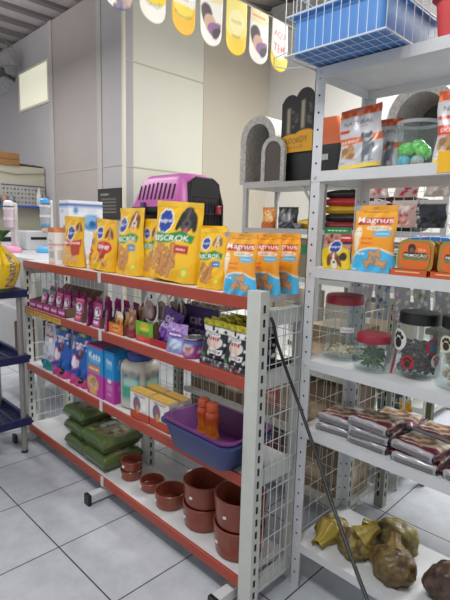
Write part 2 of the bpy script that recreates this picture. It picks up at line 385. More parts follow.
def lump(r=1,seed=0,sub=3,amp=.25,sc=(1,1,1),cols=None,m=PM,frac=2.2):
    bm=bmesh.new(); bmesh.ops.create_icosphere(bm,subdivisions=sub,radius=1); from mathutils import noise
    mb=MB(); off=Vector((seed*3.1,seed*1.7,seed*.9)); ids={}
    for v in bm.verts:
        n=noise.noise(v.co*frac+off)+.5*noise.noise(v.co*frac*2.3+off); p=v.co*(1+amp*n)*r
        z=p.z*sc[2]
        zz=max(z,-r*sc[2]*.62)
        c=None
        if cols:
            t=(noise.noise(v.co*frac*1.9+off*2)*1.3+noise.noise(v.co*frac*7+off)*1.1)+.55; t=min(1,max(0,t)); a,b=lin(cols[0]),lin(cols[1]); c=tuple(a[i]*(1-t)+b[i]*t for i in range(3))
        ids[v.index]=mb.V((p.x*sc[0],p.y*sc[1],zz+r*sc[2]*.62),c)
    for f_ in bm.faces: mb.F([ids[v.index] for v in f_.verts],m)
    bm.free(); return mb
# ------------------------------------------------------------------ artwork
YEL='#eab312'
def dog(c,cx,cy,s,col='#8a5a36',light='#d9b48a',tongue=True):     # a plain dog head, s = radius fraction of width
    k=c.w/c.h
    dk=tuple(x*.7 for x in [int(col[q:q+2],16)/255 for q in (1,3,5)])
    c.ell(cx,cy+s*.1*k,s*.72,s*.9*k,col); c.ell(cx-s*.72,cy-s*.05*k,s*.26,s*.72*k,dk,-.25).ell(cx+s*.72,cy-s*.05*k,s*.26,s*.72*k,dk,.25)
    c.ell(cx,cy-s*.4*k,s*.4,s*.55*k,light).ell(cx,cy+s*.3*k,s*.14,s*.6*k,light)
    for e in (-1,1): c.ell(cx+e*s*.35,cy+s*.25*k,s*.1,s*.1*k,'#151210')
    c.ell(cx,cy-s*.2*k,s*.17,s*.13*k,'#151210')
    if tongue: c.ell(cx,cy-s*.72*k,s*.2,s*.25*k,'#d2546a')
def bone(c,cx,cy,L,W,rot,col,col2):
    a=math.cos(rot)*L/2; b=math.sin(rot)*L/2*c.w/c.h; k=c.w/c.h
    for q,cc in ((1.25,col2),(1,col)):
        c.ell(cx,cy,L*.55,W*.55*k*q,cc,rot)
        for s in (-1,1):
            for t in (-1,1):
                c.ell(cx+s*a-t*math.sin(rot)*W*.5,cy+s*b+t*math.cos(rot)*W*.5*k,W*.5*q,W*.5*k*q,cc)
def rosette(c,cx,cy,r,txt='Pedigree'):
    k=c.w/c.h
    for i in range(10): c.ell(cx+math.cos(i*.628)*r*.75,cy+math.sin(i*.628)*r*.75*k,r*.34,r*.34*k,'#f4f1e6')
    for i in range(10): c.ell(cx+math.cos(i*.628)*r*.62,cy+math.sin(i*.628)*r*.62*k,r*.32,r*.32*k,'#24459a')
    c.ell(cx,cy,r*.75,r*.75*k,'#24459a'); c.text(txt,cx,cy,r*.42*k,'#ffffff',.1,w=r*1.75)
def biscrok(w,h,dogc,dogl,dx=.72,dy=.76,ds=.2,tag_='#4a7fb0',lx=.3):
    c=Canvas(w,h,YEL)
    c.rect(0,.935,1,1,'#f2c22a'); c.ell(.62,.55,.5,.4,'#f0bf22'); c.blobs(5,.1,.08,.9,.2,.06,['#e2a80c','#f2c63a'],3)
    dog(c,dx,dy,ds,dogc,dogl); rosette(c,lx,.74,.17)
    c.poly([(.06,.46),(.12,.60),(.4,.585),(.66,.64),(.93,.585),(.9,.49),(.66,.52),(.4,.465)],'#2c8a3e')
    c.text('BISCROK',.47,.535,.075,'#ffffff',.06,w=.78,bold=.03)
    for (x,y,r) in ((.25,.33,1.2),(.42,.28,1.0),(.58,.34,1.3),(.34,.18,1.25),(.5,.17,.9),(.16,.24,1.0)): bone(c,x,y,.2,.09,r,'#c98b4c','#8a5523')
    c.rect(.6,.36,.86,.46,tag_); c.scr(.73,.41,.03,'#ffffff',w=.18)
    c.ell(.82,.13,.07,.06*w/h*1.1,'#a9c542'); c.ell(.82,.13,.05,.045*w/h,'#e6dc5a')
    return c
def marrobone(w,h,txt,variant=0):
    c=Canvas(w,h,YEL); c.rect(0,.93,1,1,'#f0bc22')
    if variant==0:
        rosette(c,.42,.66,.2); dog(c,.78,.78,.14,'#8d5a34','#caa070'); c.poly([(.02,.42),(.04,.53),(.5,.5),(.95,.56),(.97,.45),(.5,.38)],'#c42a2c')
        c.text(txt,.5,.475,.07,'#ffffff',.05,w=.86,bold=.03); c.poly([(.5,.2),(.5,.4),(.95,.45),(.93,.25)],'#b83a24')
        for x,y,r in ((.25,.28,1.2),(.42,.2,.6),(.3,.14,1.6),(.62,.14,.2)): bone(c,x,y,.2,.09,r,'#e0b080','#96602c')
    else:
        rosette(c,.28,.72,.16); dog(c,.74,.72,.17,'#9c5a2a','#caa070'); c.ell(.55,.45,.36,.13,'#c42a2c'); c.text(txt,.55,.46,.08,'#ffffff',0,w=.5,bold=.03)
        c.rect(.38,.22,.7,.4,'#b63020'); c.blobs(10,.2,.08,.85,.22,.06,['#c98b4c','#a8692c','#e2b070'],5)
    return c
def magnus(w,h):
    c=Canvas(w,h,'#eda32a'); c.grad(0,.3,1,.9,'#e8961c','#f2ae38'); c.rect(0,.93,1,1,'#e9a23a'); c.ell(.5,.955,.08,.012,'#8a6a30'); c.poly([(0,.9),(0,1),(.16,1),(.1,.92)],'#9aa2ac')
    c.rect(.2,.885,.8,.895,'#a86a20')
    c.poly([(.08,.70),(.1,.8),(.93,.815),(.9,.71)],'#b8252c'); c.text('Magnus',.5,.765,.115,'#fbf4ec',.01,w=.86,bold=.035)
    c.ell(.62,.655,.3,.035,'#f3ead8'); c.scr(.62,.655,.03,'#8a3a20',w=.46)
    c.ell(.73,.575,.22,.05,'#58b6dc'); c.scr(.73,.575,.02,'#ffffff',w=.32)
    c.ell(.15,.55,.1,.1,'#ead9bd').ell(.15,.6,.08,.07,'#f4ead6').ell(.16,.42,.08,.13,'#ead9bd').ell(.13,.6,.012,.01,'#2a1c10').ell(.2,.6,.012,.01,'#2a1c10')
    c.scr(.4,.5,.05,'#d2362c',w=.24); c.scr(.42,.43,.045,'#d2362c',w=.26)
    c.ell(.58,.1,.56,.27,'#f6e4c4'); c.ell(.58,.08,.55,.27,'#42b2e2').rect(0,0,1,.08,'#42b2e2')
    c.scr(.27,.27,.035,'#ffffff',w=.24)
    for x,y,r in ((.62,.27,.2),(.48,.15,.5),(.74,.14,-.3)): bone(c,x,y,.17,.09,r,'#c09468','#7e5830')
    c.scr(.12,.03,.03,'#ffffff',w=.12)
    return c
def natural(w,h,variant=0):
    c=Canvas(w,h,'#c2c2c6'); c.rect(0,.86,1,1,'#c44c1c'); c.blobs(14,0,.88,1,1,.05,['#e26a2a','#b8421a','#ee8a4c'],4); c.ell(.5,.935,.1,.015,'#8a8a8a')
    c.text('NATURAL',.5,.75,.075,'#3b3230',0,w=.72,bold=.015); c.scr(.6,.68,.025,'#7a7470',w=.3)
    c.rect(.03,.6,.3,.65,'#c8402a'); c.poly([(0,.4),(0,.52),(.55,.5),(1,.54),(1,.42),(.5,.4)],'#d0642c'); c.text('DOG BISCUIT',.3,.45,.045,'#ffffff',0,w=.5)
    if variant: c.rect(0,.38,1,.52,'#d4401f'); c.text('DOG BISCUIT',.5,.45,.055,'#ffffff',0,w=.8)
    c.ell(.74,.33,.13,.15,'#6b7078').ell(.7,.48,.11,.07,'#5d6269').ell(.62,.52,.04,.05,'#4c5158').ell(.8,.52,.04,.05,'#4c5158').ell(.66,.2,.04,.13,'#6b7078').ell(.82,.2,.04,.13,'#8a9098').ell(.7,.44,.05,.03,'#a9aeb6')
    c.blobs(12,.1,.2,.42,.36,.07,['#b58a5a','#c9a274','#96704a'],6)
    c.rect(0,0,1,.06,'#e8c94a'); c.scr(.16,.1,.03,'#5a4a40',w=.14); c.scr(.75,.1,.025,'#2c7a3c',w=.32)
    c.scr(.44,.14,.03,'#c8402a',w=.14)
    return c
# ------------------------------------------------------------------ top shelf of the gondola
zt=1.2085
c=Canvas(.145,.37,'#d9e0ea'); c.rect(0,.9,1,.95,'#1f5fae'); c.ell(.5,.42,.34,.2,'#c9cdd4').ell(.55,.5,.2,.12,'#9aa4b2').ell(.3,.3,.1,.12,'#2b6fb8').blobs(8,.15,.05,.9,.3,.12,['#c07a4a','#8a96a4','#e8eef4'],3); c.scr(.3,.84,.035,'#3a6ea8',w=.3)
s=Canvas(.2,.37,'#dfe6ee'); s.rect(0,.9,1,.95,'#1f5fae'); s.ell(.64,.66,.28,.13,'#3f86c8').ell(.6,.7,.2,.08,'#7fb2dd').ell(.68,.64,.1,.05,'#1c4f92').ell(.2,.84,.07,.05,'#4a86c0').scr(.55,.85,.03,'#4a7ab0',w=.5).ell(.3,.58,.12,.04,'#7a6258').rect(.1,.1,.9,.13,'#aab8c8').ell(.5,.35,.25,.15,'#cfdcea')
printed_box('pet_fountain_box',.115,.22,.372,c,s,'#c9d0da','tall white and blue pet fountain carton behind the yellow bags','carton',(-2.675,1.425,zt))
c=Canvas(.11,.2,'#e4e0de'); c.rect(0,.6,1,.64,'#c8553a').rect(.1,.5,.6,.53,'#d04030').rect(.12,.2,.8,.42,'#b9b4b4').rect(0,.03,1,.06,'#d8604a').blobs(6,.1,.65,.6,.8,.06,['#8a8a92','#c8c4c4'],3)
t=printed_box('medicine_carton',.085,.07,.185,c,c.__class__(.07,.2,'#d8d4d0').rect(0,.6,1,.64,'#c8553a').rect(.2,.15,.8,.45,'#bdb8b8'),'#c27a4a','small white and orange medicine carton with slanted lid, left end of top rail','carton',(-2.685,1.275,zt))
MB().prism([(-.0425,0),(.0425,0),(.03,.028),(-.05,.028)],-.035,.035,mat('carton_orange','#c47846',.6)).build('lid',t,loc=(0,0,.185))
k0=pouch('biscuit_bag',.20,.275,.06,marrobone(.2,.275,'Marrobone'),label='yellow dog treat bag with red banner, leftmost large bag on top rail',loc=(-2.500,1.285,zt),rotz=.1,seed=1,roll=.03,taper=.12)
pouch('biscuit_bag',.12,.20,.06,marrobone(.12,.2,'Marro',1),label='narrow yellow treat bag squeezed between two red-banner bags',loc=(-2.352,1.330,zt),rotz=-.35,seed=2,nx=24,ny=30)
pouch('biscuit_bag',.20,.26,.09,marrobone(.2,.26,'ove',1),label='wide yellow dog treat bag with red round badge and brown dog',loc=(-2.195,1.307,zt),rotz=0,seed=3,roll=.05)
pouch('biscuit_bag',.15,.245,.07,marrobone(.15,.245,'ove',1),label='yellow treat bag half hidden behind the red round badge bag',loc=(-2.060,1.360,zt),rotz=.2,seed=4,nx=24,ny=30)
pouch('biscuit_bag',.225,.32,.1,biscrok(.225,.318,'#a8683c','#ecd9c0',dx=.7,dy=.80,ds=.21,lx=.24),label='tall yellow biscuit bag with brown and white dog, left of the wide one',loc=(-1.980,1.320,zt),rotz=-.05,seed=5,taper=.06)
pouch('biscuit_bag',.15,.27,.05,biscrok(.15,.27,'#8a5a36','#d9b48a'),label='yellow biscuit bag mostly hidden behind the widest bag',loc=(-1.845,1.340,zt),rotz=.1,seed=6,nx=24,ny=30)
pouch('biscuit_bag',.30,.335,.11,biscrok(.3,.335,'#3c3836','#5a5452',dx=.73,dy=.765,ds=.2,tag_='#b8282c',lx=.27),label='largest yellow biscuit bag with a black puppy, in front of the pet carrier',loc=(-1.635,1.315,zt),rotz=.06,seed=7,roll=.06,nx=56,ny=64)
pouch('biscuit_bag',.16,.245,.05,biscrok(.16,.245,'#c9a274','#ead6b8',ds=.16),label='small yellow biscuit bag standing behind the golden puppy bag',loc=(-1.480,1.385,zt),rotz=.1,seed=8,nx=30,ny=36)
pouch('biscuit_bag',.15,.235,.07,biscrok(.15,.235,'#c9a274','#ead6b8',dx=.72,dy=.78,ds=.17,lx=.32),label='small yellow biscuit bag with golden puppy beside the orange bags',loc=(-1.375,1.295,zt),rotz=.05,seed=9,nx=44,ny=54)
mg=pouch('biscuit_bag',.158,.224,.05,magnus(.158,.224),back='#d88a20',label='orange and blue biscuit bag at the right end of the top rail, front of three',cat='food bag',loc=(-1.185,1.25,zt),rotz=.02,seed=10,nx=50,ny=60,taper=.02,group='orange biscuit bags in a row')
mg['group']='orange biscuit bags in a row'
dup(mg,(-1.16,1.35,zt),.03,label='middle one of three orange and blue biscuit bags at end of rail')
dup(mg,(-1.145,1.445,zt),0,label='rear one of three orange and blue biscuit bags at end of rail')
# pet carrier
purple=mat('carrier_purple','#b2589f',.4); cb=mat('carrier_black','#1b191d',.4)
PC=thing('pet_carrier','magenta pet carrier with black base and grille door on the top shelf','pet carrier',(-1.905,1.53,zt))
def rrect(w,d,r,n=5):
    P=[]
    for cx,cy,a0 in ((w/2-r,d/2-r,0),(-w/2+r,d/2-r,PI/2),(-w/2+r,-d/2+r,PI),(w/2-r,-d/2+r,PI*1.5)):
        for i in range(n+1): a=a0+i/n*PI/2; P.append((cx+r*math.cos(a),cy+r*math.sin(a)))
    return P
def loft(mb,rows,m,capb=True,capt=True):       # rows: (outline pts, z, dx)
    R=[[mb.V((x+dx,y,z)) for x,y in pts] for pts,z,dx in rows]
    for A,B in zip(R,R[1:]):
        n=len(A)
        for i in range(n): mb.F((A[i],A[(i+1)%n],B[(i+1)%n],B[i]),m)
    if capb: mb.F(R[0][::-1],m)
    if capt: mb.F(R[-1],m)
    return mb
cl,cw=.43,.25
loft(MB(),[(rrect(cl-.07,cw-.06,.04),0,0),(rrect(cl-.02,cw-.02,.05),.16,0),(rrect(cl,cw,.05),.30,0),(rrect(cl+.02,cw+.02,.05),.305,0),(rrect(cl+.02,cw+.02,.05),.33,0)],cb).build('base',PC,smooth=35)
up=loft(MB(),[(rrect(cl+.012,cw+.012,.05),.33,0),(rrect(cl,cw,.05),.35,0),(rrect(cl-.07,cw-.035,.06),.455,.012),(rrect(cl-.12,cw-.09,.05),.482,.012),(rrect(cl-.2,cw-.14,.04),.487,.012)],purple).build('lid',PC,smooth=40)
mb=MB()
for sx in range(9):                                    # ventilation slots on front side
    x=-.15+sx*.033; lo=.365; hi=.445-abs(sx-4)*.003
    sl=.0175/.105
    for yy in (-1,):
        y=lambda z:-(cw/2)+(z-.35)*sl-.0012
        mb.F([mb.V(p) for p in ((x,y(lo),lo),(x+.014,y(lo),lo),(x+.014+.01,y(hi),hi),(x+.01,y(hi),hi))],dark)
mb.build('vent_slots',PC,norm=False)
mb=MB(); D=cl/2+.012                                    # grille door at the right end
fr=[(-.09,.03),(.09,.03),(.1,.2),(.1,.34),(.085,.44),(.05,.462),(-.05,.462),(-.085,.44),(-.1,.34),(-.1,.2)]
mb.T=Matrix(((0,1,0,0),(1,0,0,0),(0,0,1,0),(0,0,0,1)))
mb.prism(fr,cl/2-.035,cl/2+.006,dark)
for i in range(9): mb.tube([(-.08+i*.02,D,.04),(-.08+i*.02,D,.33),(-.07+i*.0175,D-.03,.45)],.003,cb,5)
for z in (.1,.2,.3,.38): mb.tube([(-.1,D-(.0 if z<.35 else .008),z),(.1,D-(.0 if z<.35 else .008),z)],.004,cb,5)
mb.tube([(x,D-(0 if z<.35 else .02),z) for x,z in fr],.007,cb,6,closed=True); mb.build('door_grille',PC)
MB().box(D,.06,.30,D+.012,.085,.34,mat('latch_red','#9a2434',.4)).build('latch',PC,bevel=.003)
for x in (-.1,.09): MB().box(x,-cw/2-.022,.29,x+.03,-cw/2-.005,.352,mat('clip_violet','#4a3a6a',.4)).build('clip',PC,bevel=.003)
# ------------------------------------------------------------------ second shelf
z2=.9135
pk='#a02a78'
def sachet_art(w,h,acc='#e9e4ee',top=pk):
    c=Canvas(w,h,'#a32c7c'); c.rect(0,.88,1,1,top); c.ell(.5,.62,.34,.2,'#d8cfd8').ell(.55,.66,.2,.12,'#4c4450').ell(.45,.6,.1,.08,'#f2eef2'); c.rect(.1,.3,.9,.42,'#2c2430'); c.scr(.5,.36,.08,'#ffffff',w=.7); c.rect(.2,.12,.8,.24,acc); c.ell(.5,.05,.3,.03,'#d8589c'); return c
sA=pouch('sachet',.082,.125,.022,sachet_art(.082,.125,'#e8d0e0'),back='#8a1f66',label='magenta sachet',cat='food sachet',seal=.1,nx=16,ny=20,wr=.002,seed=11)
sB=pouch('sachet',.082,.125,.022,sachet_art(.082,.125,'#58c0a0','#2f9c8c'),back='#8a1f66',label='magenta sachet with teal',cat='food sachet',seal=.1,nx=16,ny=20,wr=.002,seed=12)
sC=pouch('sachet',.082,.125,.022,sachet_art(.082,.125,'#e8907a','#d06070'),back='#8a1f66',label='magenta sachet with coral',cat='food sachet',seal=.1,nx=16,ny=20,wr=.002,seed=13)
ord_=['first','second','third','fourth','fifth','sixth']; pos=['front','middle','third','rear']
cboard=mat('cardboard','#6b503c',.8,noise=.08,nscale=12); cmag=mat('display_magenta','#93286f',.5)
first=True; bank=[]
kinds=[sA,sB,sC]; used=set()
def put_sachet(kind,loc,rz,label,group,tilt=(0,0)):
    if kind.name not in used:
        used.add(kind.name); kind.location=loc; kind.rotation_euler=(tilt[0],tilt[1],rz); kind['label']=label; kind['group']=group; return kind
    return dup(kind,loc,rz,label,group,tilt=tilt)
def open_tray(name,w,d,h,hb,label,loc,colf,art=None,rotz=0,group=None,ft='flap'):
    t=thing(name,label,'display box',loc,rotz,group); mb=MB(); e=.003
    if art is not None: mb.grid(lambda u,v:(-w/2+u*w,-d/2-.0006,v*h),20,8,PM,art)
    mb.box(-w/2,-d/2,0,w/2,-d/2+e,h,colf); mb.box(-w/2,d/2-e,0,w/2,d/2,hb,cboard); mb.box(-w/2,-d/2,0,w/2,d/2,e,cboard)
    for sx in (-1,1):
        x0,x1=(-w/2,-w/2+e) if sx<0 else (w/2-e,w/2); ids=[]
        for x in (x0,x1): ids.append([mb.V((x,-d/2,0)),mb.V((x,d/2,0)),mb.V((x,d/2,hb)),mb.V((x,-d/2,h))])
        mb.F(ids[0][::-1],colf); mb.F(ids[1],cboard); 
        for i in range(4): j=(i+1)%4; mb.F((ids[0][i],ids[0][j],ids[1][j],ids[1][i]),cboard)
    mb.build('tray',t,norm=False)
    mb=MB(); mb.F([mb.V(p) for p in ((-w/2,d/2,hb),(w/2,d/2,hb),(w/2+.0,d/2+.045,hb+.05),(-w/2+.0,d/2+.045,hb+.05))],cboard); mb.F([mb.V(p) for p in ((-w/2,d/2+.002,hb),(w/2,d/2+.002,hb),(w/2,d/2+.047,hb+.05),(-w/2,d/2+.047,hb+.05))],cboard); mb.build(ft,t,norm=False)
    return t
for i in range(5):
    x=-2.965+i*.098
    a=Canvas(.092,.05,'#9a2c78'); a.scr(.5,.5,.45,'#f0dcea',w=.75); a.rect(0,0,1,.12,'#7a1f5c')
    open_tray('display_box',.092,.20,.05,.085,'magenta open display box on second shelf, %s from the left'%ord_[i],(x,1.335,z2),cmag,a,group='magenta display boxes on the second shelf')
    for j in range(3):
        if i==0 and j<2: continue
        put_sachet(kinds[(0,1,1,2,0)[i]] if j==0 else kinds[0],(x,1.262+j*.05,z2+.0035),0,'%s magenta cat food sachet in the %s display box from left'%(pos[j],ord_[i]),'magenta sachets in display boxes',tilt=(-.12,0))
for i,x in enumerate((-2.41,-2.295,-2.215,-2.12)):
    for j in range(4):
        put_sachet(sA if i else sC,(x+.004*j,1.26+j*.055,z2+.001),(.1,-.8,.05,-.6)[i] if j==0 else -.2,'%s magenta sachet of the loose %s row beside the display boxes'%(pos[j],ord_[i]),'loose magenta sachets on the second shelf',tilt=(-.06,0))
mb=MB()
for x in (-2.29,-2.175): mb.box(x,1.262,z2,x+.004,1.40,z2+.05,cboard)
o=mb.build('cardboard_divider'); tag(o,'brown cardboard divider pieces between the loose magenta sachets','divider')
bpy.data.objects.remove(o)
for i,x in enumerate((-2.355,-2.165)):
    o=MB().prism([(0,0),(.004,0),(.004,.055),(0,.055)],1.245,1.40,cboard).build('cardboard_divider',loc=(x,0,z2)); tag(o,'%s upright brown cardboard divider between loose magenta sachets'%('left','right')[i],'divider')
a=Canvas(.13,.05,'#d8741e'); a.ell(.5,.55,.3,.3,'#f0b060').scr(.5,.55,.4,'#7a2a10',w=.5)
open_tray('display_box',.13,.16,.05,.075,'small orange open display box with snack packs, beside the magenta rows',(-2.02,1.33,z2),mat('display_orange','#cf6f1e',.5),a)
tp=pouch('treat_pack',.06,.1,.02,Canvas(.06,.1,'#d8a860').rect(0,.7,1,1,'#e8dcc8').ell(.5,.4,.3,.2,'#b86a2c').rect(.1,.1,.9,.22,'#c84a28'),back='#b08040',label='tan treat pack at the front of the orange display box',cat='treat pack',loc=(-2.04,1.285,z2+.004),seal=.1,nx=14,ny=18,wr=.002,group='treat packs in the orange box')
dup(tp,(-2.0,1.315,z2+.004),.2,'tan treat pack second in the orange display box'); dup(tp,(-2.03,1.355,z2+.004),-.2,'tan treat pack at the back of the orange display box')
c=Canvas(.07,.13,'#8a5a44'); c.rect(0,0,1,.3,'#8e2032').blobs(16,.1,.35,.9,.85,.12,['#a8744c','#c49a6a','#6e3c28'],2).rect(0,.88,1,1,'#b89a78')
p0=pouch('treat_pack',.075,.135,.05,c,back='#7a2030',label='brown and red dried treat pack standing left of the green toy box',cat='treat pack',loc=(-1.915,1.28,z2),rotz=-.1,seal=.1,nx=18,ny=24,seed=3)
dup(p0,(-1.935,1.36,z2),.3,'brown and red dried treat pack behind its twin near the green toy box',tilt=(0,.03))
dup(sA,(-2.0,1.44,z2),.2,'magenta sachet standing behind the orange display box','magenta sachets behind'); 
# green / red hang-card box with white loop toys
a=Canvas(.13,.12,'#6fae26'); a.rect(0,0,1,.28,'#c82232').ell(.5,.72,.3,.16,'#e4d24a').scr(.5,.74,.14,'#b82a30',w=.55).scr(.5,.45,.2,'#1a5a2a',w=.6).rect(.1,.3,.9,.34,'#2f7a28').ell(.3,.12,.25,.05,'#e85a60')
open_tray('display_box',.135,.16,.095,.06,'green and red printed display box holding hanging toy cards',(-1.785,1.335,z2),mat('display_green','#5f9a28',.5),a)
cardw=mat('card_white','#dcdcd8',.5); plush=mat('plush_brown','#8e7672',.9,noise=.2,nscale=60)
def toy_card():
    t=thing('toy_card','white die-cut toy card','toy card'); mb=MB()
    n=28; out=[(.045*math.cos(2*PI*i/n)*(1-.12*math.sin(2*PI*i/n)),.06*math.sin(2*PI*i/n)) for i in range(n)]; inn=[(x*.82,z*.84) for x,z in out]
    A=[mb.V((x,-.001,z+.06)) for x,z in out]; B=[mb.V((x,-.001,z+.06)) for x,z in inn]; A2=[mb.V((x,.001,z+.06)) for x,z in out]; B2=[mb.V((x,.001,z+.06)) for x,z in inn]
    for i in range(n):
        j=(i+1)%n; mb.F((A[i],A[j],B[j],B[i]),cardw); mb.F((A2[i],B2[i],B2[j],A2[j]),cardw); mb.F((A[i],A2[i],A2[j],A[j]),cardw); mb.F((B[i],B[j],B2[j],B2[i]),cardw)
    mb.box(-.02,-.001,-.05,.02,.001,.004,cardw)
    for s in (-1,1): mb.tube([(s*.012+.014*math.cos(a),0,.125+.016*math.sin(a)) for a in np.linspace(0,2*PI,12)],.0022,cardw,5)
    mb.build('card_frame',t); l=lump(.034,3,2,.15,(1,.28,1.25),('#6e5a58','#a48c86'),PM); l.build('plush_toy',t,smooth=60,loc=(0,-.009,.02)); return t
tc=toy_card(); tc.scale=(1.25,1.25,1.25); tc.location=(-1.775,1.285,z2+.085); tc['label']='white looped toy card with brown plush, front of the row'; tc['group']='looped toy cards in the green box'
for i,(x,y) in enumerate(((-1.745,1.325),(-1.715,1.365),(-1.69,1.40),(-1.665,1.435))): dup(tc,(x,y,z2+.085),0,'white looped toy card with brown plush, %s behind the front one'%ord_[i],tilt=(0,.12+.04*i))
# purple cat treats
vio='#5a2f8a'
c=Canvas(.15,.14,'#5b2f86'); c.text('cat',.35,.72,.2,'#e8dcf0',w=.4).text('licious',.45,.5,.18,'#e8dcf0',w=.62).ell(.75,.25,.2,.15,'#7d55a8').blobs(6,.1,.05,.6,.35,.08,['#7a4fae','#c0a0d8'],3)
rt=MB(); rt.box(-.07,-.06,0,.07,.06,.004,mat('tray_red','#a3202c',.5)); rt.box(-.07,-.06,.004,.07,-.057,.032,MATS['tray_red']); rt.box(-.07,-.057,.004,-.067,.06,.032,MATS['tray_red']); rt.box(.067,-.057,.004,.07,.06,.032,MATS['tray_red'])
tag(rt.build('display_tray',loc=(-1.665,1.31,z2)),'low red display tray under the shiny purple treat pouch','tray')
pouch('treat_pouch',.125,.15,.06,c,back=vio,label='shiny purple cat treat pouch leaning in the red tray',cat='treat pouch',loc=(-1.665,1.305,z2+.0045),rotz=.1,roll=.25,nx=30,ny=34,m=PF,seed=6)
d=Canvas(.21,.18,'#3c2358'); d.rect(0,.93,1,1,'#2c1842').text('cat',.42,.66,.2,'#d8cce6',w=.4).text('licious',.5,.42,.2,'#d8cce6',w=.8)
printed_box('cat_treat_display',.20,.03,.185,d,'#38204f','#2d1a40','dark purple cat treat display card standing behind the pink pouch','display box',(-1.56,1.40,z2))
mb=lump(.08,5,3,.12,(1.0,.34,.42),('#a8814e','#c49a60'),PM); o=mb.build('treat_sack',smooth=60,loc=(-1.655,1.46,z2)); o.location=(-1.655,1.485,z2); o.scale=(1,.6,2.6); tag(o,'tan paper treat sack behind the shiny purple pouch','treat sack')
c=Canvas(.12,.13,'#a98fc8'); c.ell(.5,.28,.42,.24,'#7ea2d0').ell(.5,.3,.3,.17,'#c9d8ee').ell(.5,.62,.4,.12,'#7a4fa8').scr(.5,.62,.1,'#ffffff',w=.55).blobs(8,.1,.75,.9,.95,.07,['#d9a8d8','#8a5ab4','#e8e0f0'],7)
pouch('treat_pouch',.12,.125,.05,c,back='#8a6ab0',label='round lilac and blue pouch between purple pouch and small tin',cat='treat pouch',loc=(-1.555,1.267,z2),rotz=.1,nx=30,ny=34,m=PF,seed=9,taper=-.1)
c=Canvas(.3,.085,'#8d2a78'); c.rect(0,.72,1,.9,'#2a7cc0')
for k in range(3): c.ell(.2+k*.333,.45,.1,.28,'#e8d4e4').ell(.21+k*.333,.45,.07,.16,'#a85a50').scr(.07+k*.333,.35,.3,'#ffffff',w=.08)
t=thing('food_tin','small magenta and blue cat food tin with silver rim','food tin',(-1.462,1.276,z2)); silver=mat('tin_silver','#b0b2b4',.25,metal=.8)
pr=[(0,.001),(.044,.001),(.046,.004)]+[(.045,.006+.07*i/6) for i in range(7)]+[(.046,.079)]
MB().lathe(pr,PG,36,canvas=c,cv=(3,9)).build('can',t,smooth=40); MB().lathe([(.0465,.078),(.047,.081),(.0465,.0835),(.044,.0835),(.043,.080),(0,.080)],silver,36).build('rim',t,smooth=40)
# black and yellow snack bags
c=Canvas(.13,.18,'#24262a'); c.rect(0,.86,1,1,'#b8ad1c').blobs(12,0,.86,1,1,.05,['#d2ca3a','#8e8614'],3).rect(0,.72,1,.84,'#e3e3e0').blobs(26,0,.1,1,.8,.06,['#b9bcc0','#e6e6e6','#3a3c40','#111214'],5)
c.ell(.5,.5,.34,.15,'#d8d4d0')
for k in range(5): c.rect(.25+k*.1,.38,.3+k*.1,.58,'#e8b89a').rect(.24+k*.1,.55,.31+k*.1,.62,'#a82430')
c.rect(.12,.64,.75,.7,'#f0f0ee').rect(.3,.25,.9,.36,'#ececec').rect(.35,.28,.85,.33,'#7a1c28').scr(.6,.305,.045,'#ffffff',w=.4).ell(.12,.16,.1,.08,'#3f7a3c').rect(.2,.03,.95,.08,'#b94c5c').scr(.45,.67,.045,'#222222',w=.5)
bb=pouch('snack_bag',.135,.175,.045,c,back='#1c1d20',label='black and white snack bag with yellow top, front left by the tin',cat='snack bag',loc=(-1.315,1.262,z2+.004),nx=44,ny=54,seed=21,m=PF,group='black and yellow snack bags')
tb=MB(); tb.box(-.125,-.136,0,.125,.136,.003,cboard); tb.grid(lambda u,v:(-.125+.25*u,-.1366,.03*v),40,5,PM,Canvas(.25,.03,'#2a2c2e').blobs(40,0,0,1,1,.02,['#d0d0d0','#8a8c90','#101112'],3).rect(.0,.0,1,.15,'#8a4452')); tb.box(-.125,-.136,.003,.125,-.133,.03,blk); tb.box(.122,-.133,.003,.125,.136,.03,blk)
tag(tb.build('display_tray',loc=(-1.25,1.368,z2)),'black printed tray holding the black and yellow snack bags','tray')
k=0
for (x,y,l) in ((-1.192,1.255,'front right beside the upright'),(-1.32,1.31,'second in the left row'),(-1.325,1.365,'third in the left row'),(-1.32,1.42,'last in the left row'),(-1.19,1.31,'second in the right row'),(-1.19,1.365,'third in the right row'),(-1.195,1.42,'last in the right row')):
    dup(bb,(x,y,z2+.004),(-.05,.04,-.03,.05,.02,0,-.04)[k],'black and white snack bag with yellow top, '+l,scale=(.86,1,1) if x>-1.25 else None); k+=1
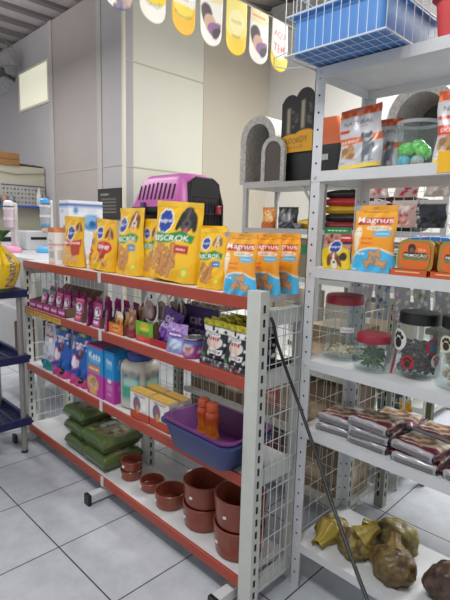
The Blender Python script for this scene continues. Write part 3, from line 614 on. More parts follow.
# ------------------------------------------------------------------ third shelf
z3=.5395
c=Canvas(.15,.28,'#c3c6d0'); c.rect(0,0,1,.2,'#2a8a96').blobs(14,.1,.25,.9,.95,.1,['#e2e2ea','#9aa0b0','#b890a8'],3).scr(.5,.35,.05,'#ffffff',w=.6).rect(.1,.7,.9,.74,'#b04a6a')
s1=pouch('litter_bag',.15,.29,.08,c,back='#a8acb8',label='white and teal cat litter bag, leftmost on the third shelf',cat='litter bag',loc=(-2.84,1.29,z3),seed=31,m=PF,seal=.08,wr=.008)
def litter(w,h):
    c=Canvas(w,h,'#1c55a6'); c.rect(0,0,1,.15,'#c83a84').ell(.2,.05,.4,.14,'#d0408c').rect(0,.9,1,1,'#1a3f8a').blobs(14,.05,.68,.95,.88,.08,['#c890b0','#8a5a80','#e0c8d8'],4).poly([(.05,.62),(.1,.9),(.0,.9)],'#6ab0d8').ell(.62,.6,.18,.1,'#4a3048').ell(.58,.63,.08,.05,'#8a6a9a')
    c.poly([(.0,.3),(.1,.55),(.6,.5),(.65,.38),(.3,.28)],'#e04a90').poly([(.05,.33),(.15,.52),(.55,.47),(.55,.38),(.3,.31)],'#e6e4ee').ell(.7,.15,.16,.09,'#2a2030').scr(.7,.15,.05,'#e8c840',w=.2).ell(.5,.94,.25,.03,'#8ab040')
    c.scr(.5,.78,.06,'#ffffff',w=.7); return c
s2=pouch('litter_bag',.20,.30,.09,litter(.2,.3),back='#1a4f9c',label='blue and pink cat litter bag beside the white and teal bag',cat='litter bag',loc=(-2.655,1.285,z3),seed=32,m=PF,seal=.07,wr=.009,nx=44,ny=54)
dup(s2,(-2.43,1.285,z3),.03,'blue and pink cat litter bag beside the tall blue cartons')
def kets(w,h,wide):
    c=Canvas(w,h,'#b4389a'); c.rect(0,.5,1,1,'#1c88c6'); c.poly([(0,.44),(0,.55),(1,.5),(1,.5),(1,.46)],'#1c88c6'); c.rect(.0,.955,1,1,'#b02a78' if wide else '#1673ac'); c.text('Kets',.5,.80,.13 if wide else .09,'#ffffff',w=.72 if wide else .55,bold=.03)
    c.rect(.15,.71,.85,.73,'#9ad0ea').rect(.18,.67,.8,.69,'#9ad0ea')
    if wide: c.rect(.1,.47,.8,.6,'#cf7c38').scr(.45,.535,.05,'#fff4e0',w=.6).ell(.36,.23,.36,.17,'#d49a3a').ell(.36,.24,.3,.14,'#caa680').blobs(18,.16,.15,.56,.33,.05,['#a88458','#dcc09a','#8a6a44'],3).rect(.15,.03,.6,.07,'#e8b830')
    else: c.ell(.5,.42,.22,.04,'#e4d4ea').rect(.2,.3,.8,.33,'#d0a0d0').rect(.2,.24,.8,.26,'#d0a0d0').rect(.25,.14,.7,.17,'#d0a0d0')
    return c
printed_box('litter_carton',.165,.15,.275,kets(.165,.275,1),kets(.15,.275,0),'#8a3a6c','blue and magenta litter carton with orange panel, beside the litter bags','carton',(-2.215,1.315,z3))
printed_box('litter_carton',.09,.13,.27,kets(.1,.275,0),kets(.15,.275,0),'#16689c','narrower blue and magenta litter carton next to the white jar','carton',(-2.078,1.31,z3))
# big jar with blue lid
t=thing('granule_jar','square white plastic jar with blue lid and green label','jar',(-1.935,1.335,z3),rotz=.2)
c=Canvas(.7,.29,'#bdbbae')
for k in range(5):
    u=k*.25-.125; c.rect(u+.02,.2,u+.23,.9,'#2f9480').rect(u+.02,.76,u+.23,.94,'#1b3c8c').text('PROF',u+.125,.85,.12,'#f6e040',w=.17,bold=.05).blobs(4,u+.06,.32,u+.19,.48,.008,['#7cc0a8','#c8dcd0'],3).rect(u+.04,.6,u+.2,.68,'#e4f0ea')
pr=[(0,.001),(.075,.001),(.082,.006)]+[(.083,.01+.2*i/10) for i in range(11)]+[(.08,.225),(.07,.243),(.058,.25)]
MB().lathe(pr,PG,56,canvas=c,cv=(3,13),power=7,sx=1,sy=.8).build('jar_body',t,smooth=50)
bl=mat('lid_blue','#263a86',.4); MB().lathe([(.058,.246),(.063,.248),(.063,.278),(.058,.284),(0,.284)],bl,36).build('lid',t,smooth=40)
# small cartons
c=Canvas(.14,.14,'#dcd8d4'); c.rect(0,0,1,.28,'#b2452e').rect(0,.9,1,1,'#c8a050').ell(.36,.52,.2,.28,'#4c5a7c').ell(.37,.55,.14,.18,'#8a5a6a').ell(.4,.36,.1,.14,'#c8905a').scr(.5,.84,.1,'#3a4a8a',w=.6).ell(.76,.5,.13,.15,'#c8d0dc').ell(.76,.5,.11,.13,'#e6e6e6').rect(.6,.3,.95,.34,'#b0a8a8')
s=Canvas(.14,.14,'#ccc6be'); s.rect(0,0,1,.28,'#a84028').scr(.45,.8,.1,'#4a5a90',w=.6).ell(.5,.5,.2,.2,'#9ab0c8').rect(.6,.3,.9,.6,'#b8b0a8')
b0=printed_box('milk_carton',.138,.052,.138,c,s,'#c9a24c','small white and orange carton with gold top, directly right of the jar','carton',(-1.79,1.255,z3+.0025),rotz=.05,group='small white and gold cartons')
dup(b0,(-1.642,1.26,z3+.0025),.03,'small white and orange carton with gold top, nearest the purple tub')
dup(b0,(-1.785,1.335,z3),.0,'small white and orange carton with gold top behind the left one')
dup(b0,(-1.635,1.335,z3),.0,'small white and orange carton with gold top behind the right one')
# blue tub with nested purple tub
def tub(name,w,d,h,m,label,loc,t=.004,lip=.012,r=.05,part='tub'):
    o=thing(name,label,'tub',loc); n=6
    P=lambda k,e=0: rrect(w*k+e,d*k+e,r,n)
    loft(MB(),[(P(.8),0,0),(P(.84),.01,0),(P(1),h-.004,0),(P(1,lip*2),h-.004,0),(P(1,lip*2),h+.004,0),(P(1,0),h+.004,0),(P(1,-2*t),h,0),(P(.84,-2*t),.016,0),(P(.8,-2*t),.007,0)],m,True,True).build(part,o,smooth=40); return o
tub('plastic_tub',.395,.27,.112,mat('tub_blue','#34406f',.42),'large dark blue plastic tub at the right end of the third shelf',(-1.325,1.285,z3+.0035))
tub('plastic_tub',.38,.256,.098,mat('tub_purple','#632a6c',.4),'purple plastic tub nested inside the dark blue tub',(-1.325,1.285,z3+.031))
c=Canvas(.16,.13,'#a23e1c'); c.rect(0,.4,1,.75,'#c4651c').blobs(14,0,.2,1,.7,.04,['#d2a020','#8a2c14','#b83a1c'],3).rect(0,.2,1,.3,'#c88820')
t=thing('syrup_bottle','small orange bottle with ribbed cap in the purple tub, left one','bottle',(-1.39,1.275,z3+.039),group='orange bottles in the tub'); t.scale=(1.12,1.12,1.15)
pr=[(0,.0),(.024,.0),(.026,.004)]+[(.026-.004*math.sin(i/8*PI)*(1 if 2<i<6 else 0),.005+.10*i/8) for i in range(9)]+[(.022,.118),(.017,.124)]
MB().lathe(pr,PG,24,canvas=c,cv=(3,11)).build('bottle_body',t,smooth=50); MB().lathe([(.018,.122),(.022,.123),(.022,.145),(.02,.149),(0,.149)],mat('cap_orange','#b24a26',.45),24).build('cap',t,smooth=40)
dup(t,(-1.325,1.262,z3+.039),.6,'small orange bottle with ribbed cap in the purple tub, right one')
# ------------------------------------------------------------------ bottom shelf
zb=.1225
gr='#4c5a34'
def feed_bag(name,w,l,h,art,label,loc,rotz,seed,base=gr,cat='feed bag',m=PG,group=None,tilt=(0,0)):   # bag lying flat
    t=thing(name,label,cat,loc,rotz,group); t.rotation_euler=(tilt[0],tilt[1],rotz); q=random.Random(seed); ph=[q.uniform(0,6) for _ in range(4)]
    def fn(s):
        def g(u,v):
            e=(1-abs(2*u-1)**9)*(1-abs(2*v-1)**9); e=max(0,e)**.5
            z=h/2+s*h/2*e*(1+.06*math.sin(ph[0]+9*u)+.07*math.sin(ph[1]+8*v+3*u)) if s>0 else h/2-h/2*e
            pin=1-.05*math.sin(v*PI)
            return ((u-.5)*w*pin,(v-.5)*l*(1-.04*math.sin(u*PI)),max(.0005,z))
        return g
    mb=MB(); mb.grid(fn(1),34,34,m,art); mb.grid(fn(-1),14,14,m,flat(base)); 
    mb.build('sack',t,smooth=60)
    return t
a=Canvas(.36,.24,'#586638'); a.ell(.6,.5,.36,.36,'#948a66').ell(.6,.5,.34,.33,'#74684a').blobs(80,.32,.25,.88,.75,.04,['#b8aa88','#5c4f34','#96895f','#a89c7c'],3).ell(.22,.55,.14,.2,'#7c8c80').blobs(12,.1,.4,.34,.7,.05,['#b8c4cc','#3c5030','#9aa8a4'],6).rect(0,0,1,.05,'#3c5424').scr(.3,.86,.08,'#d0d8c0',w=.3).rect(.05,.12,.3,.18,'#8aa060')
F0=feed_bag('feed_bag',.235,.254,.098,a,'olive green feed bag at the bottom of the right-hand pile, near the clay bowls',(-2.235,1.356,zb),.0,41,group='green feed bags')
dup(F0,(-2.24,1.356,zb+.0985),-.0,'olive green feed bag with clear window on top of the right-hand pile')
for k in range(3): dup(F0,(-2.475-.004*k,1.362,zb+.0985*k*.92),(.01,-.02,.03)[k],('olive green feed bag at the bottom of the left-hand pile','olive green feed bag in the middle of the left-hand pile','topmost olive green feed bag on the left-hand pile')[k],scale=(.94,1,.9))
terra=mat('terracotta_glaze','#84402f',.32,noise=.1,nscale=10,coat=.2)
def bowl(r,h,label,loc,group):
    t=thing('clay_bowl',label,'bowl',loc,0,group)
    MB().lathe([(0,.001),(r*.86,.001),(r*.9,.006),(r*.96,h*.45),(r*.985,h*.78),(r,h*.84),(r*1.01,h*.97),(r*.98,h),(r*.93,h*.985),(r*.9,h*.8),(r*.86,h*.3),(r*.8,.012),(0,.01)],terra,48).build('bowl_body',t,smooth=30)
    MB().box(-.007,-.0008,0,.007,.0004,.012,cardw).build('price_sticker',t,loc=(-r*.25*1.0,-r*.9675,h*.45))
    t.children[-1]
    return t
def stack(n,r,h,x,y,word,dz=None):
    b=bowl(r,h,'%s terracotta clay bowl, %s'%(word,'bottom of its pair' if n>1 else 'standing alone'),(x,y,zb),'terracotta bowls on the bottom shelf')
    if n>1: dup(b,(x+.002,y,zb+h*.985),.4,'%s terracotta clay bowl, top of its pair'%word)
stack(2,.058,.052,-2.015,1.335,'smallest stacked'); stack(1,.062,.05,-1.85,1.35,'small single'); stack(1,.078,.075,-1.68,1.335,'medium single'); stack(2,.100,.108,-1.465,1.36,'large stacked left'); stack(2,.108,.128,-1.235,1.345,'large stacked right, by the end upright')
for o in [o for o in bpy.data.objects if o.name.startswith('clay_bowl')]:
    if o['label'].startswith('medium'): o['label']='medium single terracotta clay bowl between small and large ones'
    if o['label'].startswith('small single'): o['label']='small single terracotta clay bowl beside the smallest pair'
# ------------------------------------------------------------------ white shelving: top (basket, red basket)
BX0,BX1,BY0,BY1=-1.075,-.715,1.315,1.70; zt1=2.0095
t=thing('wire_basket','white wire basket on top of the white shelving, around the blue tray','basket'); mb=MB()
x0,x1,y0,y1,z0,z1=BX0,BX1,BY0,BY1,zt1+.003,zt1+.30
for i in range(13):
    x=x0+(x1-x0)*i/12; mb.tube([(x,y0,z1),(x,y0,z0),(x,y1,z0),(x,y1,z1)],.0012,wwire,5)
for i in range(8):
    y=y0+(y1-y0)*i/7; mb.tube([(x0,y,z1),(x0,y,z0),(x1,y,z0),(x1,y,z1)],.0016,wwire,5)
for z in (z0,z0+.12,z0+.2,z1): mb.tube([(x0,y0,z),(x1,y0,z),(x1,y1,z),(x0,y1,z)],.0028,wwire,6,closed=True)
mb.build('wire_frame',t)
mb=MB(); mb.tube([(x0,y0+.02,z0+.02),(x0-.06,y0+.02,z0+.015),(x0-.085,y0+.05,z0),(x0-.07,y0+.10,z0+.002),(x0,y0+.14,z0+.004)],.0018,wwire,5); mb.build('hook',t)
bt=mat('tray_blue','#4f86c8',.5,noise=.06,nscale=9)
P=lambda e,y: rrect(.325+e,.35+e,.02)
o=loft(MB(),[(P(0,0),0,0),(P(0,0),.11,0),(P(.02,0),.115,0),(P(.02,0),.125,0),(P(-.01,0),.125,0),(P(-.014,0),.006,0)],bt).build('plastic_tray',smooth=35,loc=(-.895,1.5075,zt1+.0065)); tag(o,'blue plastic tray inside the white wire basket','tray')
o=loft(MB(),[(rrect(.40,.30,.03),0,0),(rrect(.42,.32,.03),.11,0),(rrect(.44,.34,.03),.115,0),(rrect(.44,.34,.03),.13,0),(rrect(.41,.31,.03),.13,0),(rrect(.385,.285,.03),.008,0)],mat('basket_red','#cc4a4c',.45,noise=.06)).build('plastic_tray',smooth=35,loc=(-.455,1.65,zt1+.0005)); tag(o,'red plastic tray to the right of the wire basket on the top shelf','tray')
# second level: natural bags, tub
zs=1.6565
pouch('biscuit_bag',.162,.205,.06,natural(.162,.205),back='#b8b8ba',label='silver and orange biscuit bag with grey puppy, left of the clear tub',loc=(-.888,1.525,zs),rotz=-.02,roll=-.06,seed=51,nx=50,ny=56,taper=0,sealcol='#c04c1c')
pouch('biscuit_bag',.13,.175,.05,natural(.14,.175),back='#b8b8ba',label='silver and orange biscuit bag standing behind the left one',loc=(-.845,1.60,zs),rotz=.1,seed=52,nx=30,ny=36,sealcol='#c04c1c')
pouch('biscuit_bag',.155,.215,.06,natural(.155,.215,1),back='#b8b8ba',label='silver and orange biscuit bag at the right edge, right of the clear tub',loc=(-.56,1.53,zs),rotz=.02,seed=53,nx=50,ny=56,taper=0,sealcol='#c04c1c')
cl_=clear('clear_plastic','#f6f9f9',.05); cl2=clear('clear_glassy','#f5f8f8',.055)
t=thing('clear_tub','clear plastic tub holding green chew toys on the second white shelf','tub',(-.722,1.585,zs))
MB().lathe([(0,.002),(.05,.002),(.054,.006),(.064,.135),(.067,.137),(.067,.145),(.064,.145),(.0625,.137),(.052,.008),(0,.005)],cl_,40).build('tub_body',t,smooth=40)
MB().lathe([(.0645,.136),(.068,.137),(.068,.147),(.0645,.147),(.0645,.136)],clear('clear_rim','#eef2f2',.35),40).build('tub_rim',t,smooth=40)
gcol=['#49b83a','#3aa8c8','#d0a050','#49b83a','#52c044','#2f9fc4']
gi=0
for (x,y,z,r,cidx,word) in ((-.75,1.565,.008,.022,1,'blue chew toy at lower left in the clear tub'),(-.706,1.562,.008,.02,2,'orange and teal chew toy at lower right in the clear tub'),(-.73,1.60,.012,.024,0,'green spiky chew ball low at the back of the clear tub'),(-.748,1.572,.042,.026,0,'green spiky chew ball upper left in the clear tub'),(-.715,1.585,.05,.026,0,'green spiky chew ball topmost in the clear tub'),(-.695,1.58,.036,.024,0,'green spiky chew ball upper right in the clear tub')):
    mb=lump(r,gi,3,.1,(1,1,1),(gcol[cidx],'#8aec70' if cidx==0 else '#7cc8dc'),PG,3); 
    if cidx==0:
        for k in range(26):
            a=k*2.399; zz=1-2*(k+.5)/26; q=math.sqrt(1-zz*zz); d=Vector((q*math.cos(a),q*math.sin(a),zz)); c0=Vector((0,0,r*.62)); mb.cc=lin('#58c848'); mb.tube([c0+d*r*.9,c0+d*r*1.13],[.0035,.002],PG,5)
    o=mb.build('chew_toy',smooth=60,loc=(x,y,zs+z)); tag(o,word,'dog toy','chew toys in the clear tub'); gi+=1
MB().box(0,-.0012,0,.075,0,.062,mat('price_card_yellow','#e8b020',.5)); o=MB().box(0,-.0012,0,.12,0,.062,MATS['price_card_yellow']).build('price_card',loc=(-.60,WY0-.002,1.625)); tag(o,'blank yellow price card on the front edge of the second white shelf','price card')
# third level
zs=1.3115
c=Canvas(.12,.148,'#dcc022'); c.rect(0,.84,1,1,'#1f7a4c').scr(.5,.92,.035,'#e8f0e0',w=.7).rect(0,.42,1,.84,'#b88a78').blobs(30,.08,.5,.5,.84,.06,['#7a3a34','#a8604e','#5a2a28','#c89a88'],3).rect(.62,.66,1,.84,'#b8242c').scr(.8,.75,.05,'#ffffff',w=.3).rect(.62,.6,1,.66,'#1c1c20').ell(.5,.2,.7,.34,'#e0c424'); rosette(c,.5,.52,.2,'Pedigree'); dog(c,.5,.2,.26,'#a06a48','#e4dcd2',False); c.ell(.82,.3,.12,.1,'#3a2a24')
pouch('wet_food_pouch',.118,.148,.03,c,back='#c8a820',label='yellow wet food pouch with green top and dog face, left end of third white shelf',cat='wet food pouch',loc=(-.952,1.51,zs),rotz=0,seed=61,nx=40,ny=48,taper=0,seal=.06,wr=.002)
o=dup(mg,(-.812,1.515,zs),0,'orange and blue biscuit bag standing on the third white shelf'); del o['group']
MATS['foil_gold']=mat('foil_gold','#b09050',.25,metal=.8)
def can_art():
    c=Canvas(.11,.1,'#d8691c'); c.ell(.5,.5,.5,.5,'#d8691c'); c.ell(.36,.78,.15,.17,'#2a201c').ell(.36,.72,.08,.09,'#7a5a44').poly([(.08,.44),(.12,.64),(.88,.62),(.94,.44)],'#1c1816').text('PRIMOCÃO',.51,.53,.13,'#ffffff',w=.76,bold=.03).rect(.1,.33,.94,.42,'#2e8a4a').rect(.6,.7,.85,.78,'#e0c080').scr(.72,.74,.05,'#7a3a10',w=.2); return c
def food_tray_pack(name,label,loc):
    t=thing(name,label,'food tray',loc,0,'orange foil pet food trays'); q=rrect(.112,.1,.024,5)
    mb=MB()
    for k,(e,y) in enumerate(((-.02,.03),(0,.004),(.006,.004),(.006,0),(0,0))): pass
    R=[]
    for e,y in ((-.03,.034),(-.004,.004),(.006,.004),(.006,0)): R.append([mb.V((x*(1+e/.112),y,z*(1+e/.1)+.05)) for x,z in q])
    for A,B in zip(R,R[1:]):
        n=len(A)
        for i in range(n): mb.F((A[i],A[(i+1)%n],B[(i+1)%n],B[i]),MATS['foil_gold'])
    mb.F(R[0],MATS['foil_gold']); mb.F(R[-1],MATS['foil_gold']); mb.build('foil_dish',t)
    # label: grid clipped to a rounded square
    def fn(u,v):
        a,b=2*u-1,2*v-1; k=max(abs(a),abs(b)); 
        if k>0:
            p=(abs(a)**4+abs(b)**4)**.25; a,b=a*k/p,b*k/p
        return (a*.049,-.001-.0012,b*.043+.05)
    MB().grid(fn,40,36,PG,can_art()).build('printed_lid',t,norm=False); return t
ca=food_tray_pack('food_tray','orange foil pet food tray, upright in the carton left of its twin',(-.668,1.52,zs+.012))
ca.rotation_euler.x=-.06
dup(ca,(-.662,1.555,zs+.008),0,'orange foil pet food tray, right behind the front left one',tilt=(-.06,0))
dup(ca,(-.535,1.52,zs+.010),0,'orange foil pet food tray at the right edge of the third white shelf',tilt=(-.06,0))
dup(ca,(-.53,1.555,zs+.008),0,'orange foil pet food tray behind the one at the right edge',tilt=(-.06,0))
dup(ca,(-.595,1.575,zs+.008),0,'orange foil pet food tray between and behind the two front ones',tilt=(-.06,0))
orc=mat('carton_orange_print','#c25426',.5)
for i,x in enumerate((-.668,-.538)):
    mb=MB(); w=.062; e=.0025
    mb.box(-w,-.035,0,w,.12,e,orc); mb.box(-w,-.035,e,w,-.035+e,.019,orc); mb.box(-w,-.035,e,-w+e,.12,.019,orc); mb.box(w-e,-.035,e,w,.12,.019,orc)
    mb.box(-w*.7,-.0355,.010,w*.6,-.035,.014,mat('carton_text_pale','#e8b080',.5))
    tag(mb.build('display_tray',loc=(x,1.515,zs)),('low orange carton tray under the left foil food trays','low orange carton tray under the right foil food trays')[i],'tray')
# fourth level: jars
zs=.9605
redlid=mat('lid_red','#8e2231',.4); blklid=mat('lid_black','#141416',.45)
def jar(label,loc,r,h,lid,lidh=.02,ribs=False,stickers=(),band=None):
    t=thing('treat_jar',label,'jar',loc)
    pr=[(0,.002),(r*.86,.002),(r*.97,.012)]
    if ribs: pr+=[(r*(1-.02*(i%2)),.02+(h*.72)*i/12) for i in range(13)]
    else: pr+=[(r,.03),(r,h*.72)]
    pr+=[(r*.97,h*.82),(r*.80,h*.90),(r*.76,h)]
    pr+=[(r*.76-.002,h),(r*.78,h*.895),(r*.95,h*.81),(r*.975,h*.6),(r*.97,.03),(r*.9,.012),(0,.006)]
    MB().lathe(pr,cl2,48).build('jar_glass',t,smooth=40)
    l=MB(); L=[(0,h+.002),(r*.80,h+.002),(r*.80,h-lidh*.6),(r*.86,h-lidh*.6)]+[(r*.86,h-lidh*.4),(r*.86,h+lidh*.3),(r*.82,h+lidh*.5),(0,h+lidh*.5)]
    l.lathe(L,lid,48).build('lid',t,smooth=40)
    for (a,z,rr,colr) in stickers:
        ca,sa=math.cos(a),math.sin(a); 
        def fn(u,v,rr=rr,z=z,a=a):
            p=(2*u-1)*rr; q=(2*v-1)*rr; k=math.sqrt(max(1e-6,1-(q/rr)**2)); aa=a+p*k/r; return (r*1.012*math.cos(aa),r*1.012*math.sin(aa),z+q)
        MB().grid(fn,10,10,colr).build('sticker',t,norm=False,smooth=60)
    return t
J1=jar('tall clear jar with red lid and a few pale treats at the bottom','%s'%'' or (-.958,1.60,zs),.082,.232,redlid,.03,True)
c=Canvas(.05,.02,'#cdd0d0'); c.text('Pedimar',.5,.5,.5,'#c02838',w=.8)
def lab(u,v,r=.0835,a0=-1.15,z=.115): a=a0+u*.6; return (r*math.cos(a),r*math.sin(a),z+v*.02)
MB().grid(lab,24,8,PM,c).build('paper_label',J1,norm=False)
J2=jar('short clear jar with red lid full of green twisted treats','' or (-.80,1.545,zs),.070,.118,redlid,.024)
ps=mat('sticker_white','#cfcfcf',.5); pd=mat('sticker_dark','#2a2528',.5); pr_=mat('sticker_red','#a8242e',.5)
def paws(a,z,s=1):
    L=[(a,z,.026*s,ps),(a,z-.007*s,.012*s,pd)]
    return L
def add_paw(j,r,a,z,s,cw,cd_):
    def disc(aa,zz,rr,k,m,name):
        mb=MB(); 
        def fn(u,v): 
            th=u*2*PI; q=v*rr; A=aa+q*math.cos(th)/r; return (r*k*math.cos(A),r*k*math.sin(A),zz+q*math.sin(th)*1.1)
        mb.grid(fn,20,3,m); return mb
    mb=MB()
    for (da,dz,rr,k,m) in ((0,0,.027*s,1.006,cw),(0,-.008*s,.013*s,1.012,cd_),(-.013*s/r,.008*s,.0055*s,1.012,cd_),(-.005*s/r,.016*s,.0055*s,1.012,cd_),(.005*s/r,.016*s,.0055*s,1.012,cd_),(.013*s/r,.008*s,.0055*s,1.012,cd_)):
        d=disc(a+da,z+dz,rr,k,m,''); n=len(mb.v); mb.v+=d.v; mb.c+=d.c
        for f_ in d.f: mb.F([i+n for i in f_],m)
    mb.build('paw_sticker',j,norm=False)
J3=jar('large clear jar with black lid and paw stickers, mostly dark treats inside','' or (-.665,1.60,zs),.078,.205,blklid,.034)
add_paw(J3,.078,-2.1,.13,1.25,ps,pd); add_paw(J3,.078,-1.55,.06,.8,pr_,pd); add_paw(J3,.078,-.55,.12,.9,pr_,mat('sticker_teal','#2f6f84',.5)); add_paw(J3,.078,-.3,.07,.8,ps,pr_)
J4=jar('large clear jar with black lid full of knotted cream treats, right edge','' or (-.512,1.575,zs),.078,.215,blklid,.034)
add_paw(J4,.078,-1.9,.15,.9,mat('sticker_cream','#c8c0a8',.5),pd); add_paw(J4,.078,-1.1,.15,.9,MATS['sticker_cream'],pd)
def treats(name,label,loc,r,h,n,kind,cols,seed):
    q=random.Random(seed); mb=MB()
    for i in range(n):
        a=q.uniform(0,2*PI); rr=r*math.sqrt(q.random()); z=q.uniform(.006,h); mb.cc=lin(q.choice(cols)); p=Vector((rr*math.cos(a),rr*math.sin(a),z)); d=Vector((q.uniform(-1,1),q.uniform(-1,1),q.uniform(-.5,.8))).normalized()
        if kind=='stick': mb.tube([p-d*.016,p+Vector((q.uniform(-.005,.005),0,.003)),p+d*.018],[.003,.0045,.003],PM,6)
        elif kind=='bit': mb.tube([p-d*.007,p+d*.007],[.006,.005],PM,6)
        else:
            mb.tube([p-d*.016,p,p+d*.016],[.006,.0055,.006],PM,7)
            for s in (-1,1): mb.tube([p+d*s*.014-d.orthogonal()*.008,p+d*s*.019,p+d*s*.014+d.orthogonal()*.008],[.006,.008,.006],PM,7)
    mn=min(v[2] for v in mb.v); mx=max((v[0]**2+v[1]**2)**.5 for v in mb.v)
    k=min(1,(r+.006)/mx); mb.v=[(x*k,y*k,max(z,.0)) for x,y,z in mb.v]
    o=mb.build(name,smooth=50,loc=loc); tag(o,label,'treats',kind='stuff')
treats('pale_treats','few pale chip treats lying in the tall red-lid jar',(-.958,1.60,zs+.0125),.065,.03,60,'bit',['#c8b89a','#b8a684','#d8ccb4'],1)
treats('green_treats','green twisted stick treats filling the short red-lid jar',(-.80,1.545,zs+.0125),.05,.06,90,'stick',['#3f5f2c','#4c7032','#2e4a22','#6a8a4a'],2)
treats('dark_treats','dark brown treats at the bottom of the paw-sticker jar',(-.665,1.60,zs+.0125),.06,.10,300,'bit',['#4a3c38','#3a3030','#6a5a54','#2e2628'],3)
treats('knotted_treats','cream knotted bone treats filling the rightmost jar',(-.512,1.575,zs+.0125),.056,.14,80,'bone',['#c4b59a','#b0a084','#d2c8b0'],4)
o=MB().prism([(0,0),(.022,.0),(.03,.085),(.018,.09)],0,.002,redlid).build('red_ribbon'); bpy.data.objects.remove(o)
c=Canvas(.06,.12,'#c8c8c8'); c.rect(.75,0,1,1,'#a8242e').blobs(4,.1,.2,.6,.8,.08,['#8a8a8a'],2)
o=MB().grid(lambda u,v:((u-.5)*.035,.004*math.sin(3*v)+.03*v,.001+v*.085),12,16,PM,c).build('care_card',norm=False,loc=(-.745,1.55,zs)); o.data.materials[0]=PM
m_=o.modifiers.new('thick','SOLIDIFY'); m_.thickness=.0015; tag(o,'small white card with red edge leaning between the jars','card')
# fifth level: snack packs (lying flat, silver side seam)
zs=.6845
a=Canvas(.16,.13,'#b8aa96'); a.rect(0,0,1,.22,'#6a1a26').blobs(26,.05,.35,.95,1,.09,['#a8703c','#cdc3b2','#8a5a34','#dcd6cc','#b8b0a8'],3).rect(0,.0,1,.06,'#b8b8bc').poly([(0,.26),(.3,.36),(.6,.24),(1,.36),(1,.2),(0,.2)],'#64182a').scr(.4,.2,.1,'#e8d8c8',w=.5)
foil=mat('pack_foil','#a2a3a8',.25,metal=.6)
def flat_pack(label,loc,rotz,w=.15,l=.13,h=.034,tilt=(0,0)):
    t=thing('jerky_pack',label,'snack pack',loc,rotz,'flat jerky packs on the fifth white shelf'); t.rotation_euler=(tilt[0],tilt[1],rotz)
    def up(u,v): e=max(0,(1-abs(2*u-1)**6)*(1-abs(2*v-1)**6))**.5; return ((u-.5)*w,(v-.5)*l,h*.72+h*.28*e+.0015*math.sin(13*u+7*v))
    mb=MB(); mb.grid(up,26,22,PF,a); 
    mb.grid(lambda u,v:((u-.5)*w*(1-.02*math.sin(PI*v)),-l/2-.003*math.sin(PI*v)+.0005*math.sin(40*u),v*h*.72),26,4,foil)
    mb.grid(lambda u,v:(w/2+.003*math.sin(PI*v),(u-.5)*l,v*h*.72),10,4,foil); mb.grid(lambda u,v:(-w/2-.003*math.sin(PI*v),(.5-u)*l,v*h*.72),10,4,foil); mb.grid(lambda u,v:((.5-u)*w,l/2,v*h*.72),6,2,foil)
    mb.grid(lambda u,v:((u-.5)*w,(.5-v)*l,0),2,2,foil); mb.build('pack_body',t,smooth=50,weld=True)
    MB().box(-w*.42,-l/2-.0055,h*.16,w*.42,-l/2-.002,h*.52,mat('pack_text_grey','#6e6a6c',.5)).build('side_print',t)
    mb=MB(); mb.grid(lambda u,v:(w/2+u*.022,(v-.5)*l*.9,h*.45+.004*math.sin(9*v)+.006*u),3,12,mat('pack_fin_red','#5e1824',.35)); f_=mb.build('end_fin',t,norm=False,smooth=50); s_=f_.modifiers.new('s','SOLIDIFY'); s_.thickness=.001
    return t
fp=flat_pack('white and dark red jerky pack at the bottom of the left pile, by the post',(-.925,1.575,zs),.15)
h_=.0345
dup(fp,(-.92,1.58,zs+h_),.05,'white and dark red jerky pack on top of the leftmost pile')
for i in range(3): dup(fp,(-.775,1.56,zs+h_*i),(.0,.06,-.03)[i],'jerky pack in the middle pile of three, %s'%('bottom','middle','top')[i])
dup(fp,(-.775,1.725,zs),0,'jerky pack lying behind the middle pile, lower'); dup(fp,(-.77,1.725,zs+h_),.1,'jerky pack lying behind the middle pile, upper')
dup(fp,(-.60,1.55,zs),.02,'jerky pack under the raised one right of the middle pile'); dup(fp,(-.605,1.56,zs+h_),-.12,'jerky pack on top of the pair right of the middle pile')
dup(fp,(-.61,1.71,zs),.1,'jerky pack at the back of the right side, lower'); dup(fp,(-.60,1.705,zs+h_),-.05,'jerky pack at the back of the right side, upper')
dup(fp,(-.43,1.555,zs),0,'jerky pack at the right edge of the fifth shelf, front')
dup(fp,(-.42,1.71,zs),.1,'jerky pack at the right edge of the fifth shelf, rear')
